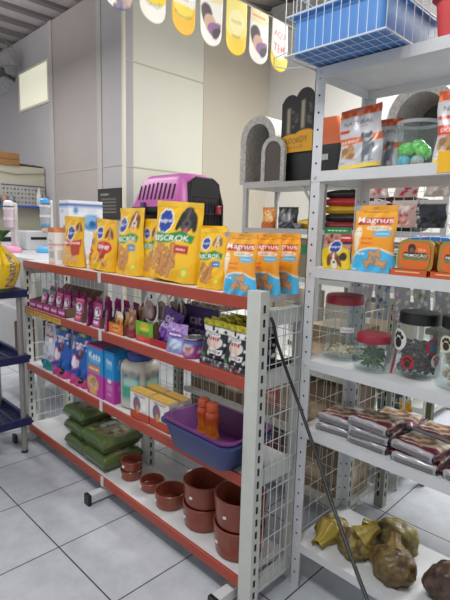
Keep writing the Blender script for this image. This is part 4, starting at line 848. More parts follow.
# bottom level: yellow film bags of brown chews
zs=.1975
FILM=mat('film_over_chews',attr=True,rough=.42,coat=.1)
_nt=FILM.node_tree; _n=_nt.nodes.new('ShaderNodeTexNoise'); _n.inputs['Scale'].default_value=34; _n.inputs['Detail'].default_value=6; _b=_nt.nodes.new('ShaderNodeBump'); _b.inputs['Strength'].default_value=.7; _b.inputs['Distance'].default_value=.012; _tc=_nt.nodes.new('ShaderNodeTexCoord'); _nt.links.new(_tc.outputs['Object'],_n.inputs['Vector']); _nt.links.new(_n.outputs['Fac'],_b.inputs['Height']); _nt.links.new(_b.outputs['Normal'],_nt.nodes['Principled BSDF'].inputs['Normal'])
def film_bag(label,loc,r,seed,cols,neck,sc=(1,.85,.85),rotz=0):
    t=thing('film_bag',label,'bag of chews',loc,rotz,'knotted yellow film bags')
    lump(r,seed,4,.22,sc,cols,FILM,1.5).build('filled_bag',t,smooth=70)
    if neck:
        d=Vector(neck).normalized(); p=Vector((0,0,r*sc[2]*.7)); mb=MB(); mb.cc=lin(cols[0]); L=Vector(neck).length
        def fn(u,v):
            rr=(.045*(1-v)**1.2+.010+.04*max(0,v-.6)**1.2)*(1+.10*math.sin(u*2*PI*7+seed)); c=p+d*(r*.45+L*v); a=d.orthogonal().normalized(); b=d.cross(a); return tuple(c+a*rr*math.cos(u*2*PI)+b*rr*math.sin(u*2*PI))
        mb2=MB(); cc=Canvas(1,1,cols[0]); mb2.grid(fn,28,12,FILM,cc); mb2.build('knotted_neck',t,smooth=60)
    return t
Y1c='#9c8b22'; B1='#5a4424'; 
film_bag('knotted yellow film bag of chews at the far left of the bottom shelf',(-.955,1.615,zs),.068,1,('#94822a','#4a3820'),(-.05,-.08,-.015),(1.0,.8,.72),.6)
film_bag('yellow film bag of brown chews, second from left, crossed by the cable',(-.835,1.575,zs),.072,2,('#86742a','#4c3a22'),(.05,.05,.05),(.95,.85,.8),.2)
film_bag('large pale yellow film bag of chews behind the other bags',(-.735,1.72,zs),.08,3,('#8e8034','#4e3e26'),(-.09,-.03,.02),(1.05,.85,.95),.1)
film_bag('fat yellow film bag of brown chews at the front centre of the shelf',(-.668,1.565,zs),.08,4,('#6e5a2c','#40301c'),(-.03,.06,.04),(1.05,.85,.9),0)
film_bag('brown reddish film bag of chews at the right edge of the bottom shelf',(-.49,1.61,zs),.08,5,('#5e4436','#32241e'),None,(1,.8,1.05),.3)
# ------------------------------------------------------------------ cable
tag(MB().tube([(-1.063,1.29,1.135),(-1.045,1.281,1.12),(-1.04,1.30,1.05),(-1.028,1.345,.942),(-.942,1.315,.842),(-.81,1.255,.703),(-.725,1.205,.622),(-.645,1.155,.566),(-.56,1.10,.512),(-.48,1.04,.48),(-.38,.95,.40),(-.30,.86,.20),(-.27,.80,.03),(-.22,.76,.006),(-.1,.7,.006)],.0058,blk,8).build('power_cable',smooth=60),'thick black cable hanging diagonally from the side mesh to the floor','cable')
# ------------------------------------------------------------------ blue plastic rack (left)
navy=mat('rack_navy','#1c2452',.4); polem=mat('rack_pole_grey','#8e8c88',.4,metal=.2)
RX0,RX1,RY0,RY1=-3.35,-2.872,.62,1.165
t=thing('plastic_rack','navy blue plastic tray rack on grey poles at the far left','rack')
for z in (1.045,.638,.232):
    mb=MB(); h=.045; mb.box(RX0,RY0,z-h,RX1,RY0+.02,z,navy); mb.box(RX0,RY1-.02,z-h,RX1,RY1,z,navy); mb.box(RX0,RY0+.02,z-h,RX0+.02,RY1-.02,z,navy); mb.box(RX1-.02,RY0+.02,z-h,RX1,RY1-.02,z,navy)
    for i in range(12):
        x=RX0+.02+i*(RX1-RX0-.04)/12; mb.box(x,RY0+.02,z-h+.004,x+.022,RY1-.02,z-h+.012,navy)
    for i in range(8):
        y=RY0+.03+i*(RY1-RY0-.06)/8; mb.box(RX0+.02,y,z-h+.0125,RX1-.02,y+.02,z-h+.018,navy)
    mb.build('tray',t)
for x in (RX0+.03,RX1-.035):
    for y in (RY0+.03,RY1-.038):
        p=MB().tube([(x,y,.012),(x,y,1.0)],.017,polem,12).build('pole',t,smooth=40); MB().lathe([(0,0),(.02,0),(.022,.006),(.018,.016),(0,.016)],blk,12,c=(x,y,0)).build('foot_cap',p)
# bag of dog food "Native" on the rack
c=Canvas(.7,.2,'#e6c31c')
for k in range(18): c.poly([(k/18,.55),(k/18+.01,1),(k/18+.03,1),(k/18+.012,.5)],'#c49c10')
c.rect(0,0,1,.07,'#3a4a2c')
for k in range(2): c.text('Native',.29+k*.5,.45,.28,'#223a8c',rot=PI/2,w=.2,bold=.03)
t=thing('native_food_bag','bulging yellow bag with green tied top on the blue rack','food bag',(-2.90,1.0,1.047)); t.scale=(1.0,1.0,1.14)
MB().lathe([(0,.001),(.1,.001)]+[(.152-.05*(1-math.sin(min(1,i/21)*PI/2)) -(.12*((i-21)/15)**1.3 if i>21 else 0),.006+.235*i/36) for i in range(37)]+[(.022,.252),(.0,.252)],PG,168,canvas=c,cv=(2,38),sx=1.0,sy=.85).build('sack',t,smooth=60)
mb=MB(); mb.cc=lin('#2c6a3a'); gg=Canvas(1,1,'#2c6a3a').blobs(30,0,0,1,1,.08,['#1c4a28','#58a068','#cfe0cc'],3)
mb.grid(lambda u,v:((.02+.06*v+.0*u)*math.cos(u*2*PI)*(1+.25*math.sin(u*2*PI*8)),(.02+.05*v)*math.sin(u*2*PI)*(1+.25*math.sin(u*2*PI*8)),.248+.06*v),64,6,PG,gg); mb.build('tied_top',t,smooth=60,norm=False)
MB().lathe([(.030,.236),(.036,.24),(.036,.25),(.030,.254),(.028,.245),(.030,.236)],mat('tie_gold','#c8b060',.4),20).build('tie_band',t)
# ------------------------------------------------------------------ neighbouring white unit, far left
t=thing('white_unit','white display unit beyond the left end of the gondola','shelving')
MB().box(-4.15,1.36,1.165,-3.2,1.95,1.2,wsh).build('top',t,bevel=.004)
for z in (.77,.35): MB().box(-4.13,1.4,z,-3.22,1.93,z+.02,wsh).build('shelf',t)
for x in (-4.15,-3.25):
    for y in (1.36,1.91): MB().box(x,y,0,x+.05,y+.04,1.165,greym).build('leg',t)
MB().box(-4.1,1.92,.1,-3.25,1.93,1.16,mat('unit_back_grey','#9c9c9e',.6)).build('back_panel',t)
tag(MB().box(-.16,-.12,0,.16,.12,.26,cboard).build('cardboard_box',loc=(-3.83,1.62,.372),bevel=.004),'brown cardboard box on the lower shelf of the white unit','box')
def dispenser(label,x,y,colbase,capcol,ball,bottlec,h):
    t=thing('pet_dispenser',label,'pet dispenser',(x,y,1.2),.6); wp=mat('dispenser_white','#cfcac8',.35)
    MB().lathe([(0,0),(.085,0),(.09,.01),(.085,.035),(.07,.05),(.05,.052),(0,.052)],colbase,32,sy=.8).build('bowl_base',t,smooth=40)
    MB().box(-.02,.03,.045,.03,.07,h,wp).build('stand',t,bevel=.01)
    MB().tube([(0,-.01,h-.20),(0,-.01,h-.19),(0,-.01,h-.05),(0,-.01,h-.04)],[.03,.038,.038,.028],bottlec,18).build('bottle',t,smooth=40)
    for z in (h-.06,h-.14): MB().tube([(0,-.01,z),(0,-.01,z+.02)],.042,wp,18).build('clamp',t,smooth=40)
    MB().lathe([(.036,0),(.04,.005),(.038,.03),(.02,.045),(0,.047)],capcol,20,c=(0,-.01,h-.03)).build('bottle_cap',t,smooth=40)
    if ball: MB().lathe([(0,0),(.02,.005),(.032,.025),(.02,.045),(0,.05)],mat('ball_tan','#b8a090',.5),18,c=(0,-.01,h-.27)).build('float_ball',t,smooth=40); MB().lathe([(.03,0),(.037,.01),(.036,.03),(.028,.03)],mat('ring_blue','#4a9cd0',.4),20,c=(0,-.01,h-.21)).build('collar',t)
    return t
dispenser('pink pet water dispenser with white stand, left of the blue one',-3.99,1.50,mat('base_pink','#d890b0',.4),mat('cap_white','#d4cccc',.4),False,mat('bottle_pinkish','#d0b8c4',.3),.40)
dispenser('blue-capped pet water dispenser with white stand and tan float',-3.86,1.74,mat('base_blue','#5fa8d8',.4),mat('cap_blue','#4a9cd6',.35),True,mat('bottle_grey','#a8acb4',.25),.43)
# low wall with notice, blue shelf and its goods, carton on top
t=thing('notice_board','wide printed notice with rows of small dark pictures on the low wall','poster',(-6.39,2.67,1.66))
c=Canvas(.7,.27,'#b4b2ac'); c.rect(0,.93,1,1,'#4a5070')
for r_ in range(4):
    for q_ in range(12): c.ell(.05+q_*.082,.15+r_*.21,.025,.05,['#3a3a40','#6a6460','#8a7a70'][(r_+q_)%3],.5)
MB().box(0,-.36,0,.008,.2,.26,mat('notice_backing','#8c8c90',.6)).build('backing',t)
MB().grid(lambda u,v:(.009,-.36+.56*u,.26*v),60,26,PM,c).build('print',t,norm=False)
o=MB().box(-6.4,1.5,1.63,-6.22,2.88,1.655,mat('shelf_blue','#3a5aa0',.45)).build('wall_shelf'); tag(o,'long blue wall shelf under the notice','shelf')
q=random.Random(5)
for i in range(7):
    y=2.24+i*.085; m=mat('goods_%d'%i,['#3a6a7a','#a87a70','#7a8a90','#b0a8a0','#8a5a50','#c8c8c8','#5a7a90'][i],.5)
    L=['teal','pink','grey blue','beige','brown','pale','steel blue'][i]
    if i>2: continue
    MB2=MB().lathe([(0,0),(.034,0),(.036,.01),(.036,.09),(.03,.1),(.03,.12),(0,.12)],m,14).build('lotion_pot',loc=(-6.32,y,1.655),smooth=40); tag(MB2,'%s small pot on the blue wall shelf'%L,'pot','pots on the blue wall shelf')
for i,(y,h,cc) in enumerate(((2.76,.24,'#c8c6c4'),(2.83,.2,'#8a7a70'))):
    o=MB().lathe([(0,0),(.035,0),(.038,.01),(.036,h*.6),(.014,h*.8),(.012,h),(0,h)],mat('spray_%d'%i,cc,.4),16).build('spray_bottle',loc=(-6.30,y,1.655),smooth=40); tag(o,('white spray bottle at the right end of the blue wall shelf','brown spray bottle at the right end of the blue wall shelf')[i],'bottle')
tag(MB().box(-6.53,2.0,2.16,-6.38,2.55,2.31,mat('box_kraft','#9a6f42',.75,noise=.08,nscale=6)).box(-6.379,2.0,2.23,-6.378,2.55,2.234,dark).build('cardboard_box'),'brown kraft carton lying on top of the low wall','box')
tag(lump(.09,8,3,.3,(.6,2.0,.25),('#5c5640','#3a3a30'),PM).build('cloth_heap',smooth=60,loc=(-6.46,2.70,2.16)),'small dark crumpled cloth on top of the low wall','cloth')
MB().tube([(-6.39,1.9,2.12),(-6.385,2.2,2.08),(-6.385,2.5,2.05),(-6.385,2.88,2.09)],.006,mat('cord_tan','#8a8470',.6),6).build('sagging_cord',WL)
# counter with machines behind
t=thing('counter','grey service counter standing against the low wall','counter',(-5.8,2.3,0)); MB().box(-.45,-.6,0,.45,.5,1.10,mat('counter_grey','#b0b0b2',.5)).build('cabinet',t); MB().box(-.48,-.63,1.10,.48,.53,1.13,mat('counter_top','#c8c8ca',.4)).build('worktop',t)
t=thing('printer','white office printer with dark slot on the counter','printer',(-5.62,2.42,1.13)); MB().box(-.18,-.2,0,.18,.2,.22,mat('printer_white','#c4c8cc',.4)).build('housing',t,bevel=.012); MB().box(.181,-.15,.12,.184,.15,.15,dark).build('paper_slot',t)
t=thing('receipt_printer','white receipt printer beside the office printer','printer',(-5.55,2.0,1.13)); MB().box(-.12,-.14,0,.12,.14,.2,MATS['printer_white']).build('housing',t,bevel=.01); MB().box(.121,-.1,.1,.124,.1,.15,dark).build('display',t)
tag(MB().box(-.1,-.14,0,.1,.14,.07,mat('book_blue','#3a5c9a',.5)).build('parcel',loc=(-5.2,2.2,1.2),bevel=.004),'x','box'); bpy.data.objects.remove(bpy.data.objects['parcel'])
# black framed notice on left wall
t=thing('framed_notice','dark framed notice with white lines of text on the wall','notice',(-4.76,2.885,1.50)); MB().box(-.26,0,0,.24,.014,.34,mat('frame_black','#2a2826',.5)).build('frame',t)
c=Canvas(.46,.36,'#33302e'); c.scr(.3,.85,.09,'#b8b4ac',w=.4)
for k in range(5): c.rect(.1,.66-k*.12,.8,.69-k*.12,'#8a867e')
MB().grid(lambda u,v:(-.24+.46*u,-.0015,.02+.30*v),40,30,PM,c).build('print',t,norm=False)
# wall fan
t=thing('wall_fan','dark wall fan with round wire cage near the ceiling, far left','fan',(-7.05,2.62,3.57)); fm=mat('fan_wire','#8a8a8a',.5); mb=MB(); Rf=.40
ax=Vector((.62,-.78,0)); a_=Vector((.78,.62,0)); b_=Vector((0,0,1))
t.location=(-7.22,2.55,3.53)
for k in range(36):
    th=2*PI*k/36; d=a_*math.cos(th)+b_*math.sin(th)
    mb.tube([ax*.10+d*.07,ax*.09+d*.2,ax*.05+d*.34,d*Rf],.0022,fm,4)
    mb.tube([-ax*.10+d*.07,-ax*.09+d*.2,-ax*.05+d*.34,d*Rf],.0022,fm,4)
for rr,zz in ((Rf,0),(.2,.09),(.3,.065)): mb.tube([d*1.0 for d in [ax*zz+(a_*math.cos(2*PI*k/40)+b_*math.sin(2*PI*k/40))*rr for k in range(40)]],.005 if rr==Rf else .0025,fm,5,closed=True)
mb.build('cage',t)
fg=mat('fan_motor_grey','#4a4a4c',.5); mb=MB(); mb.tube([-ax*.2,ax*.02],.08,fg,18); mb.tube([-ax*.2,-ax*.15+Vector((0,.3,-.1))],.03,fg,8); mb.build('motor',t,smooth=40)
for k in range(3):
    th=2*PI*k/3+.4; d=a_*math.cos(th)+b_*math.sin(th); e=a_*-math.sin(th)+b_*math.cos(th); mb=MB()
    def bl_(u,v): return tuple(d*(.06+.28*u)+e*((v-.5)*.16*(.5+u))+ax*(.03+.05*(v-.5)))
    mb.grid(bl_,6,4,mat('fan_blade','#9a9896',.5)); o=mb.build('blade',t,norm=False,smooth=60); s_=o.modifiers.new('s','SOLIDIFY'); s_.thickness=.003
mb=MB(); mb.tube([ax*.03,ax*.12],[.07,.06],blk,18); mb.build('hub',t)
# ------------------------------------------------------------------ pennant banner
def pen_art(kind):
    c=Canvas(.16,.24,'#f0ede2'); 
    if kind==0: c.blobs(90,0,0,1,1,.13,['#8a7a8a','#b09a90','#5a6a9a','#c8b0a0'],3)
    if kind==1: c.rect(0,0,1,1,'#f2d020'); c.ell(.5,.1,.7,.2,'#f0ece0'); c.text('TEM!',.5,.56,.2,'#6a2a7c',w=.85,bold=.06).text('Promoção',.5,.28,.1,'#5a4a20',w=.75)
    if kind==2: c.rect(0,0,1,.42,'#f0b81c'); c.text('Aqui o',.5,.86,.08,'#d8702c',w=.6).text('seu pet',.5,.72,.08,'#d8702c',w=.65).text('pode.',.5,.59,.08,'#d8702c',w=.5).ell(.5,.38,.42,.12,'#f4d84a').text('Promoção',.5,.3,.08,'#6a4a20',w=.7)
    if kind==3: c.rect(0,.75,1,1,'#f0dca8').ell(.3,.5,.26,.2,'#4a3a3c').ell(.45,.38,.26,.16,'#d0a890').ell(.65,.3,.3,.12,'#8a5a8a').ell(.75,.22,.2,.1,'#3a3438').rect(.1,.86,.8,.9,'#d89a60')
    if kind==4: c.rect(0,0,1,1,'#f4e27a'); c.rect(0,0,1,.3,'#f2cc1c').ell(.5,.6,.36,.22,'#f8ecb0').scr(.5,.6,.1,'#d8c050',w=.5).rect(.3,.32,.7,.35,'#b8982c')
    if kind==5: c.rect(0,0,1,.25,'#f2d42c'); c.text('AQUI',.5,.72,.16,'#c84a5c',w=.75,bold=.03).text('TEM!',.5,.45,.16,'#c84a5c',w=.75,bold=.03)
    return c
def pennant(kind,y,label,ztop,zbot):
    h=ztop-zbot; w=.152
    def fn(u,v):
        a=2*u-1; k=.34*w/h*1.35; zz=v; low=k*(1-math.sqrt(max(0,1-a*a))) if True else 0
        return (.004*math.sin(3*u+2*v+y*5),(u-.5)*w,(low+(1-low)*v)*h)
    mb=MB(); mb.grid(fn,32,40,PM,pen_art(kind)); o=mb.build('pennant',loc=(-1.96,y,zbot),norm=False,smooth=60); s=o.modifiers.new('s','SOLIDIFY'); s.thickness=.0006
    return tag(o,label,'pennant','scalloped pennants on the string')
P_=[(0,1.238,'pennant with crowded animal photo, leftmost and cut by the top edge'),(1,1.425,'yellow and white pennant reading TEM in purple letters'),(2,1.61,'white and yellow pennant with orange text, third from left'),(3,1.795,'white pennant with dark-haired figure photo, left of the pale yellow one'),(4,1.98,'plain pale yellow pennant between two photo pennants'),(3,2.165,'white pennant with photo, right of the pale yellow one'),(5,2.35,'pennant reading AQUI TEM in red letters, nearest the blue tray')]
for k,y,l in P_: pennant(k,y,l,2.66,2.38)
tag(MB().tube([(-1.962,.2,2.70),(-1.962,1.2,2.664),(-1.962,2.6,2.664),(-1.962,5.2,2.9)],.0025,mat('string_white','#d8d4c8',.7),5).build('banner_string'),'thin white string carrying the row of pennants','string')
# ------------------------------------------------------------------ grey shelving at the back (parallel to the gondola)
bz=[1.875,1.45,1.02,.55,.12]; bx0,bx1,by0,by1=-3.33,-1.34,3.52,4.05
gs=mat('back_shelf_grey','#b4b5b2',.45,noise=.05)
t=thing('steel_shelving','grey steel shelving standing in front of the far white wall','shelving')
for x in (bx0,-2.42,bx1-.04):
    for y in (by0,by1-.04): MB().box(x,y,0,x+.045,y+.04,1.874,gs).build('post',t)
for z in bz:
    MB().box(bx0+.003,by0-.004,z-.045,bx1-.003,by1+.003,z,gs).build('shelf',t)
MB().tube([(-2.40,by0+.02,1.5),(-2.62,by0+.02,1.83)],.012,gs,6).build('brace',t)
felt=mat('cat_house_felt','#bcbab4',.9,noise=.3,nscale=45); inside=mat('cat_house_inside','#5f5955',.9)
def arch(label,x,y,z,w,h,d,wall,rotz=0,back=True):
    t=thing('cat_house',label,'cat house',(x,y,z),rotz); n=18; mb=MB()
    def outl(r,zc,base): return [(-r,base)]+[(-r*math.cos(PI*k/n),zc+r*math.sin(PI*k/n)) for k in range(n+1)]+[(r,base)]
    A=outl(w/2,h-w/2,0); B=outl(w/2-wall,h-w/2,wall*.3)
    for y0,y1,m in ((-d/2,d/2,felt),):
        a=[mb.V((p[0],y0,p[1])) for p in A]; b=[mb.V((p[0],y0,p[1])) for p in B]; a2=[mb.V((p[0],y1,p[1])) for p in A]; b2=[mb.V((p[0],y1,p[1])) for p in B]; N=len(A)
        for i in range(N):
            j=(i+1)%N; mb.F((a[i],a[j],b[j],b[i]),felt); mb.F((a[i],a2[i],a2[j],a[j]),felt); mb.F((b[i],b[j],b2[j],b2[i]),felt); mb.F((a2[i],b2[i],b2[j],a2[j]),felt)
    mb.build('shell',t,smooth=40)
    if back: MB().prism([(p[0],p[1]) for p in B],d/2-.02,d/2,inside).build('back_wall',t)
    return t
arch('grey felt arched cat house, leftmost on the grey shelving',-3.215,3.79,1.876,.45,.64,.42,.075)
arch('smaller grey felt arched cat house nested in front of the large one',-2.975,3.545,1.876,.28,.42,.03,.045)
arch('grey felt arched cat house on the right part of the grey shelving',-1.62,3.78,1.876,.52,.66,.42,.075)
t=thing('pet_carrier','black and orange pet carrier with printed sleeve on the grey shelving','pet carrier',(-2.61,3.80,1.876))
loft(MB(),[(rrect(.60,.36,.03),0,0),(rrect(.66,.40,.04),.26,0),(rrect(.66,.40,.04),.30,0)],mat('carrier_dark','#1c1e20',.45)).build('base',t,smooth=35)
loft(MB(),[(rrect(.67,.41,.04),.30,0),(rrect(.62,.38,.06),.42,.02),(rrect(.46,.28,.06),.54,.03)],mat('carrier_orange','#d0663a',.45)).build('lid',t,smooth=40)
MB().box(.1,-.206,.17,.2,-.20,.22,mat('tag_pale','#b8b8b4',.5)).build('tag',t)
# two-lobed printed card hung on the carrier
c=Canvas(.36,.62,'#1d1c1e'); c.rect(0,0,1,.3,'#e0a21c').poly([(0,.3),(1,.3),(1,.36),(0,.3)],'#e0a21c').rect(.16,.32,.30,.78,'#6a6458').rect(.2,.34,.26,.76,'#a09a88').rect(.60,.36,.74,.82,'#6a6458').rect(.63,.38,.70,.80,'#a09a88').blobs(10,.36,.4,.5,.75,.05,['#3a3a3c','#58564e'],3).blobs(10,.8,.45,.95,.75,.05,['#3a3a3c','#58564e'],4).text('KOOKDY',.48,.2,.1,'#5a4a20',w=.7,bold=.03).text('black',.48,.09,.05,'#8a6a20',w=.5)
def lob(u,v):
    x=(u-.5)*.36; xx=(u-.5)*.36; top=max(.40+math.sqrt(max(0,.1**2-(xx+.08)**2)),.44+math.sqrt(max(0,.1**2-(xx-.08)**2))); return (x,-.004*math.sin(PI*u),v*top)
o=MB().grid(lob,50,60,PM,c).build('printed_card',t,norm=False,loc=(-.13,-.225,.26)); o['label']='tall black and yellow printed card with two rounded tops'; s_=o.modifiers.new('s','SOLIDIFY'); s_.thickness=.004
# goods on the level below
def sack(name,label,loc,size,cols,seed,rot=0,grp=None,art=None):
    w,l,h=size; o=feed_bag(name,w,l,h,art or Canvas(w,l,cols[0]).blobs(10,.1,.2,.9,.8,.12,cols[1:],seed),label,loc,rot,seed,base=cols[0],cat='pet food bag',group=grp); return o
G3='pet food bags on the grey shelving'
pouch('pet_food_bag',.17,.2,.08,Canvas(.17,.2,'#e08a2a').rect(0,0,1,.3,'#c8641c').ell(.5,.5,.3,.2,'#f0c46a'),label='small orange bag standing on the middle grey shelf',cat='pet food bag',loc=(-3.06,3.62,1.4505),seed=3,nx=18,ny=20)
pouch('pet_food_bag',.20,.2,.09,Canvas(.2,.2,'#3a3c42').ell(.5,.5,.3,.2,'#8a8c92').rect(0,.8,1,1,'#1c1c20'),back='#2a2a2e',label='grey and black bag right of the orange one on middle grey shelf',cat='pet food bag',loc=(-2.83,3.62,1.4505),rotz=.3,seed=4,nx=18,ny=20)
t=thing('steel_bowl','shiny steel pet bowl tipped up on the middle grey shelf','bowl',(-2.66,3.555,1.4505)); o=MB().lathe([(0,0),(.03,0),(.026,.004),(.045,.03),(.05,.05),(.046,.05),(.03,.01),(0,.008)],silver,28).build('bowl_body',t,smooth=40)
sack('pet_food_bag','bright yellow bag lying flat right of the steel bowl',(-2.57,3.70,1.4505),(.28,.22,.09),['#e0b81c','#c89a10','#f0d860'],5)
for i in range(5):
    cols=[['#8e2a2e','#c8a0a0','#3a1a1c'],['#26262a','#c84a50','#d8d8d8'],['#c8a020','#3a2a1c','#d8c890'],['#a82830','#26262a','#e0b0b0'],['#1e2022','#3a6a6a','#b84a50']][i]
    sack('pet_food_bag','%s pet food bag in the tall flat pile behind the white post'%['dark red lowest','black second','yellow third','red fourth','black and teal topmost'][i],(-2.225,3.72,1.4505+i*.066),(.38,.30,.071),cols,20+i,0)
for i in range(4):
    cols=[['#26262a','#c84a50','#888888'],['#3a2a20','#a86a3a','#d8c8a8'],['#26262a','#c84a50','#888888'],['#4a1a20','#b85058','#d8d8d8']][i]
    sack('pet_food_bag','%s dark pet food bag in the right flat pile on the middle grey shelf'%['lowest','second','third','topmost'][i],(-1.78,3.72,1.4505+i*.066),(.36,.30,.071),cols,30+i)
kraft=mat('kraft_box','#8a7c64',.75,noise=.06,nscale=6)
def kbox(label,x,y,z,w,d,h,strip_=None,m=kraft,rot=0):
    t=thing('cardboard_box',label,'box',(x,y,z),rot); MB().box(-w/2,-d/2,0,w/2,d/2,h,m).build('carton',t,bevel=.003)
    if strip_: MB().box(-w/2+.002,-d/2-.002,h*.6,w/2-.002,-d/2,h*.85,mat('strip_'+strip_,strip_,.5)).build('colour_band',t)
for i,(x,w) in enumerate(((-3.12,.36),(-2.74,.36),(-2.30,.36),(-1.9,.36))): kbox('kraft carton with green band, %s from the left on the third grey shelf'%ord_[i],x,3.74,1.0205,w,.32,.34,'#2f7a5c')
for i,(x,w) in enumerate(((-3.12,.36),(-2.74,.36),(-2.16,.36),(-1.76,.36))): kbox('plain kraft carton, %s from the left on the fourth grey shelf'%ord_[i],x,3.74,.5505,w,.32,.32,None,mat('kraft_pale','#a89a84',.7))
for i,x in enumerate((-3.1,-2.7,-2.15,-1.75)): sack('pet_food_bag','%s bulky sack on the lowest grey shelf, counted from the left'%ord_[i],(x,3.76,.1205),(.38,.36,.2),[['#6a6a70','#a8a8a8','#8a3a3a'],['#8a8070','#b8b0a0','#5a5040'],['#5a6a7a','#c8c8c8','#3a4a5a'],['#7a5a4a','#b8a890','#5a3a2a']][i],40+i)
# ------------------------------------------------------------------ second gondola back to back with the white unit (brown cartons)
t=thing('gondola_shelving','second gondola with slotted grey uprights behind the white shelving','shelving')
hx0,hx1,hy0,hy1=-2.35,-1.05,1.88,2.30
for x in (hx0,hx1-.05):
    for y in (hy0,hy1-.045):
        mb=MB(); mb.box(x,y,0,x+.05,y+.045,1.12,mat('upright_olive_grey','#8f9488',.5)); z=.06
        while z<1.08: mb.box(x+.015,y-.0006,z,x+.025,y+.001,z+.028,dark); mb.box(x+.049,y+.015,z,x+.0506,y+.028,z+.028,dark); z+=.05
        mb.build('upright',t)
for z in (.12,.42,.76): MB().box(hx0+.05,hy0+.05,z-.03,hx1-.05,hy1-.05,z,greym).build('shelf',t)
mb=MB(); wires(mb,(hx0+.05,hy0+.02,.1),(hx1-hx0-.1,0,0),(0,0,.98),22,9,.0016,wire); mb.build('front_mesh',t)
mb=MB(); wires(mb,(hx1-.025,hy0+.045,.1),(0,hy1-hy0-.09,0),(0,0,.98),6,9,.0016,wire); mb.build('side_mesh',t)
bk=['#6e5c48','#7c6a52','#64503e','#8a7a62']
n_=0
for lv,z in enumerate((.1205,.4205,.7605)):
    for i in range(4):
        x=hx0+.2+i*.30
        if lv==2 and i in (1,2): continue
        w=.26; c=Canvas(w,.2,bk[(i+lv)%4]); c.rect(.1,.25,.5,.6,['#9a3a34','#b8a080','#7a2a3a','#c8b090'][(i+lv*2)%4]).scr(.3,.42,.14,'#d8ccb8',w=.25).rect(.55,.2,.9,.24,'#4a3c30').rect(.55,.3,.9,.5,'#a0907a')
        printed_box('carton_stock',w,.24,(.24,.27,.22)[lv],c,c,bk[i],'brown printed stock carton, %s from the left on the %s level of second gondola'%(ord_[i],('lowest','middle','upper')[lv]),'carton',(x,2.09,z),nx=20,ny=16)
# white papers / white tub seen through the side mesh
tag(MB().box(-.17,-.11,0,.17,.11,.19,mat('paper_white','#d8dadc',.5)).build('paper_ream',loc=(-1.82,2.05,.7605),bevel=.003),'white paper-wrapped parcel on the upper level of second gondola','parcel')
# ------------------------------------------------------------------ white wire stand with hanging goods behind the white shelving
t=thing('wire_stand','tall white wire grid stand with hooks seen through the white shelving','display stand',(-1.0,2.42,0)); mb=MB()
sx0,sx1=-.30,.42
mb.tube([(sx0,0,0),(sx0,0,1.78)],.011,wwire,8); mb.tube([(sx1,0,0),(sx1,0,1.78)],.011,wwire,8)
wires(mb,(sx0,0,1.0),(sx1-sx0,0,0),(0,0,.76),14,14,.0018,wwire)
for x in (sx0,sx1): mb.tube([(x,-.2,.012),(x,.2,.012)],.011,wwire,8)
mb.build('grid_frame',t)
hk=[]
for z in (1.72,1.60,1.22):
    for x in (-.22,-.07,.08,.23,.37):
        if z==1.60 and x<.3 and x>-.1: continue
        MB().tube([(x,0,z),(x,-.16,z+.012),(x,-.18,z+.025)],.003,wwire,5).build('hook',t)
def hang(name,label,x,y,z,w,h,cols,cat,grp=None,seed=1,base='#b8a8a0'):
    c=Canvas(w,h,base).rect(0,.85,1,1,'#c8c8c4').blobs(18,.08,.06,.92,.82,.1,cols,seed)
    t=pouch(name,w,h,.02,c,back='#a8a8a8',label=label,cat=cat,loc=(x,y,z-h),seal=.12,nx=16,ny=20,wr=.002,seed=seed,m=PF,group=grp)
H=[(-1.22,'rose and cream hanging toy pack, left on the stand',['#d8c8b8','#b84a5a','#e8e0d8']),(-1.07,'deep pink hanging toy pack, second on the stand',['#a82a4a','#d8688a','#e8d8d8']),(-.92,'clear hanging toy pack with white bones on the stand',['#d8d4cc','#a89a8c','#e8e8e4'])]
for x,l,cc in H: hang('toy_pack',l,x,2.28,1.735,.12,.12,cc,'hanging pack','hanging packs on the wire stand',int(-x*50))
for x,l,cc,b in ((-1.22,'red and white hanging pack in the lower row, left',['#c83a4a','#e8b0b0','#f0e8e0'],'#c8a8a4'),(-1.07,'red and cream hanging pack in the lower row, second',['#c83a4a','#e0c0b0','#f0e8e0'],'#c8a8a4'),(-.93,'dark blue-grey bristle pack in the lower row',['#2a3038','#4a5460','#1c2024'],'#3a4048'),(-.78,'slate hanging comb pack in the lower row',['#4a5460','#68727c','#2a3038'],'#4c555e')):
    hang('toy_pack',l,x,2.27,1.60,.13,.13,cc,'hanging pack','hanging packs on the wire stand',int(-x*60),b)
for i,(x,cc) in enumerate(((-1.24,['#a85a7a','#3a5a7a','#c8c8c8']),(-1.14,['#3a6a8a','#b8b8bc','#2a4a5a']),(-1.04,['#c87a9a','#4a7a9a','#d8d0d0']),(-.94,['#4a7a6a','#c8b85a','#d8d8d8']),(-.84,['#7a8a9a','#c8c0a0','#c0c4c8']),(-.74,['#8a6a5a','#b8a898','#3a3a3a']))):
    hang('accessory_pack','clear hanging accessory pack, %s from the left in the bottom row of the stand'%ord_[i],x,2.26,1.225,.085,.22,cc,'hanging pack','long clear packs on the wire stand',50+i,'#8c9498')
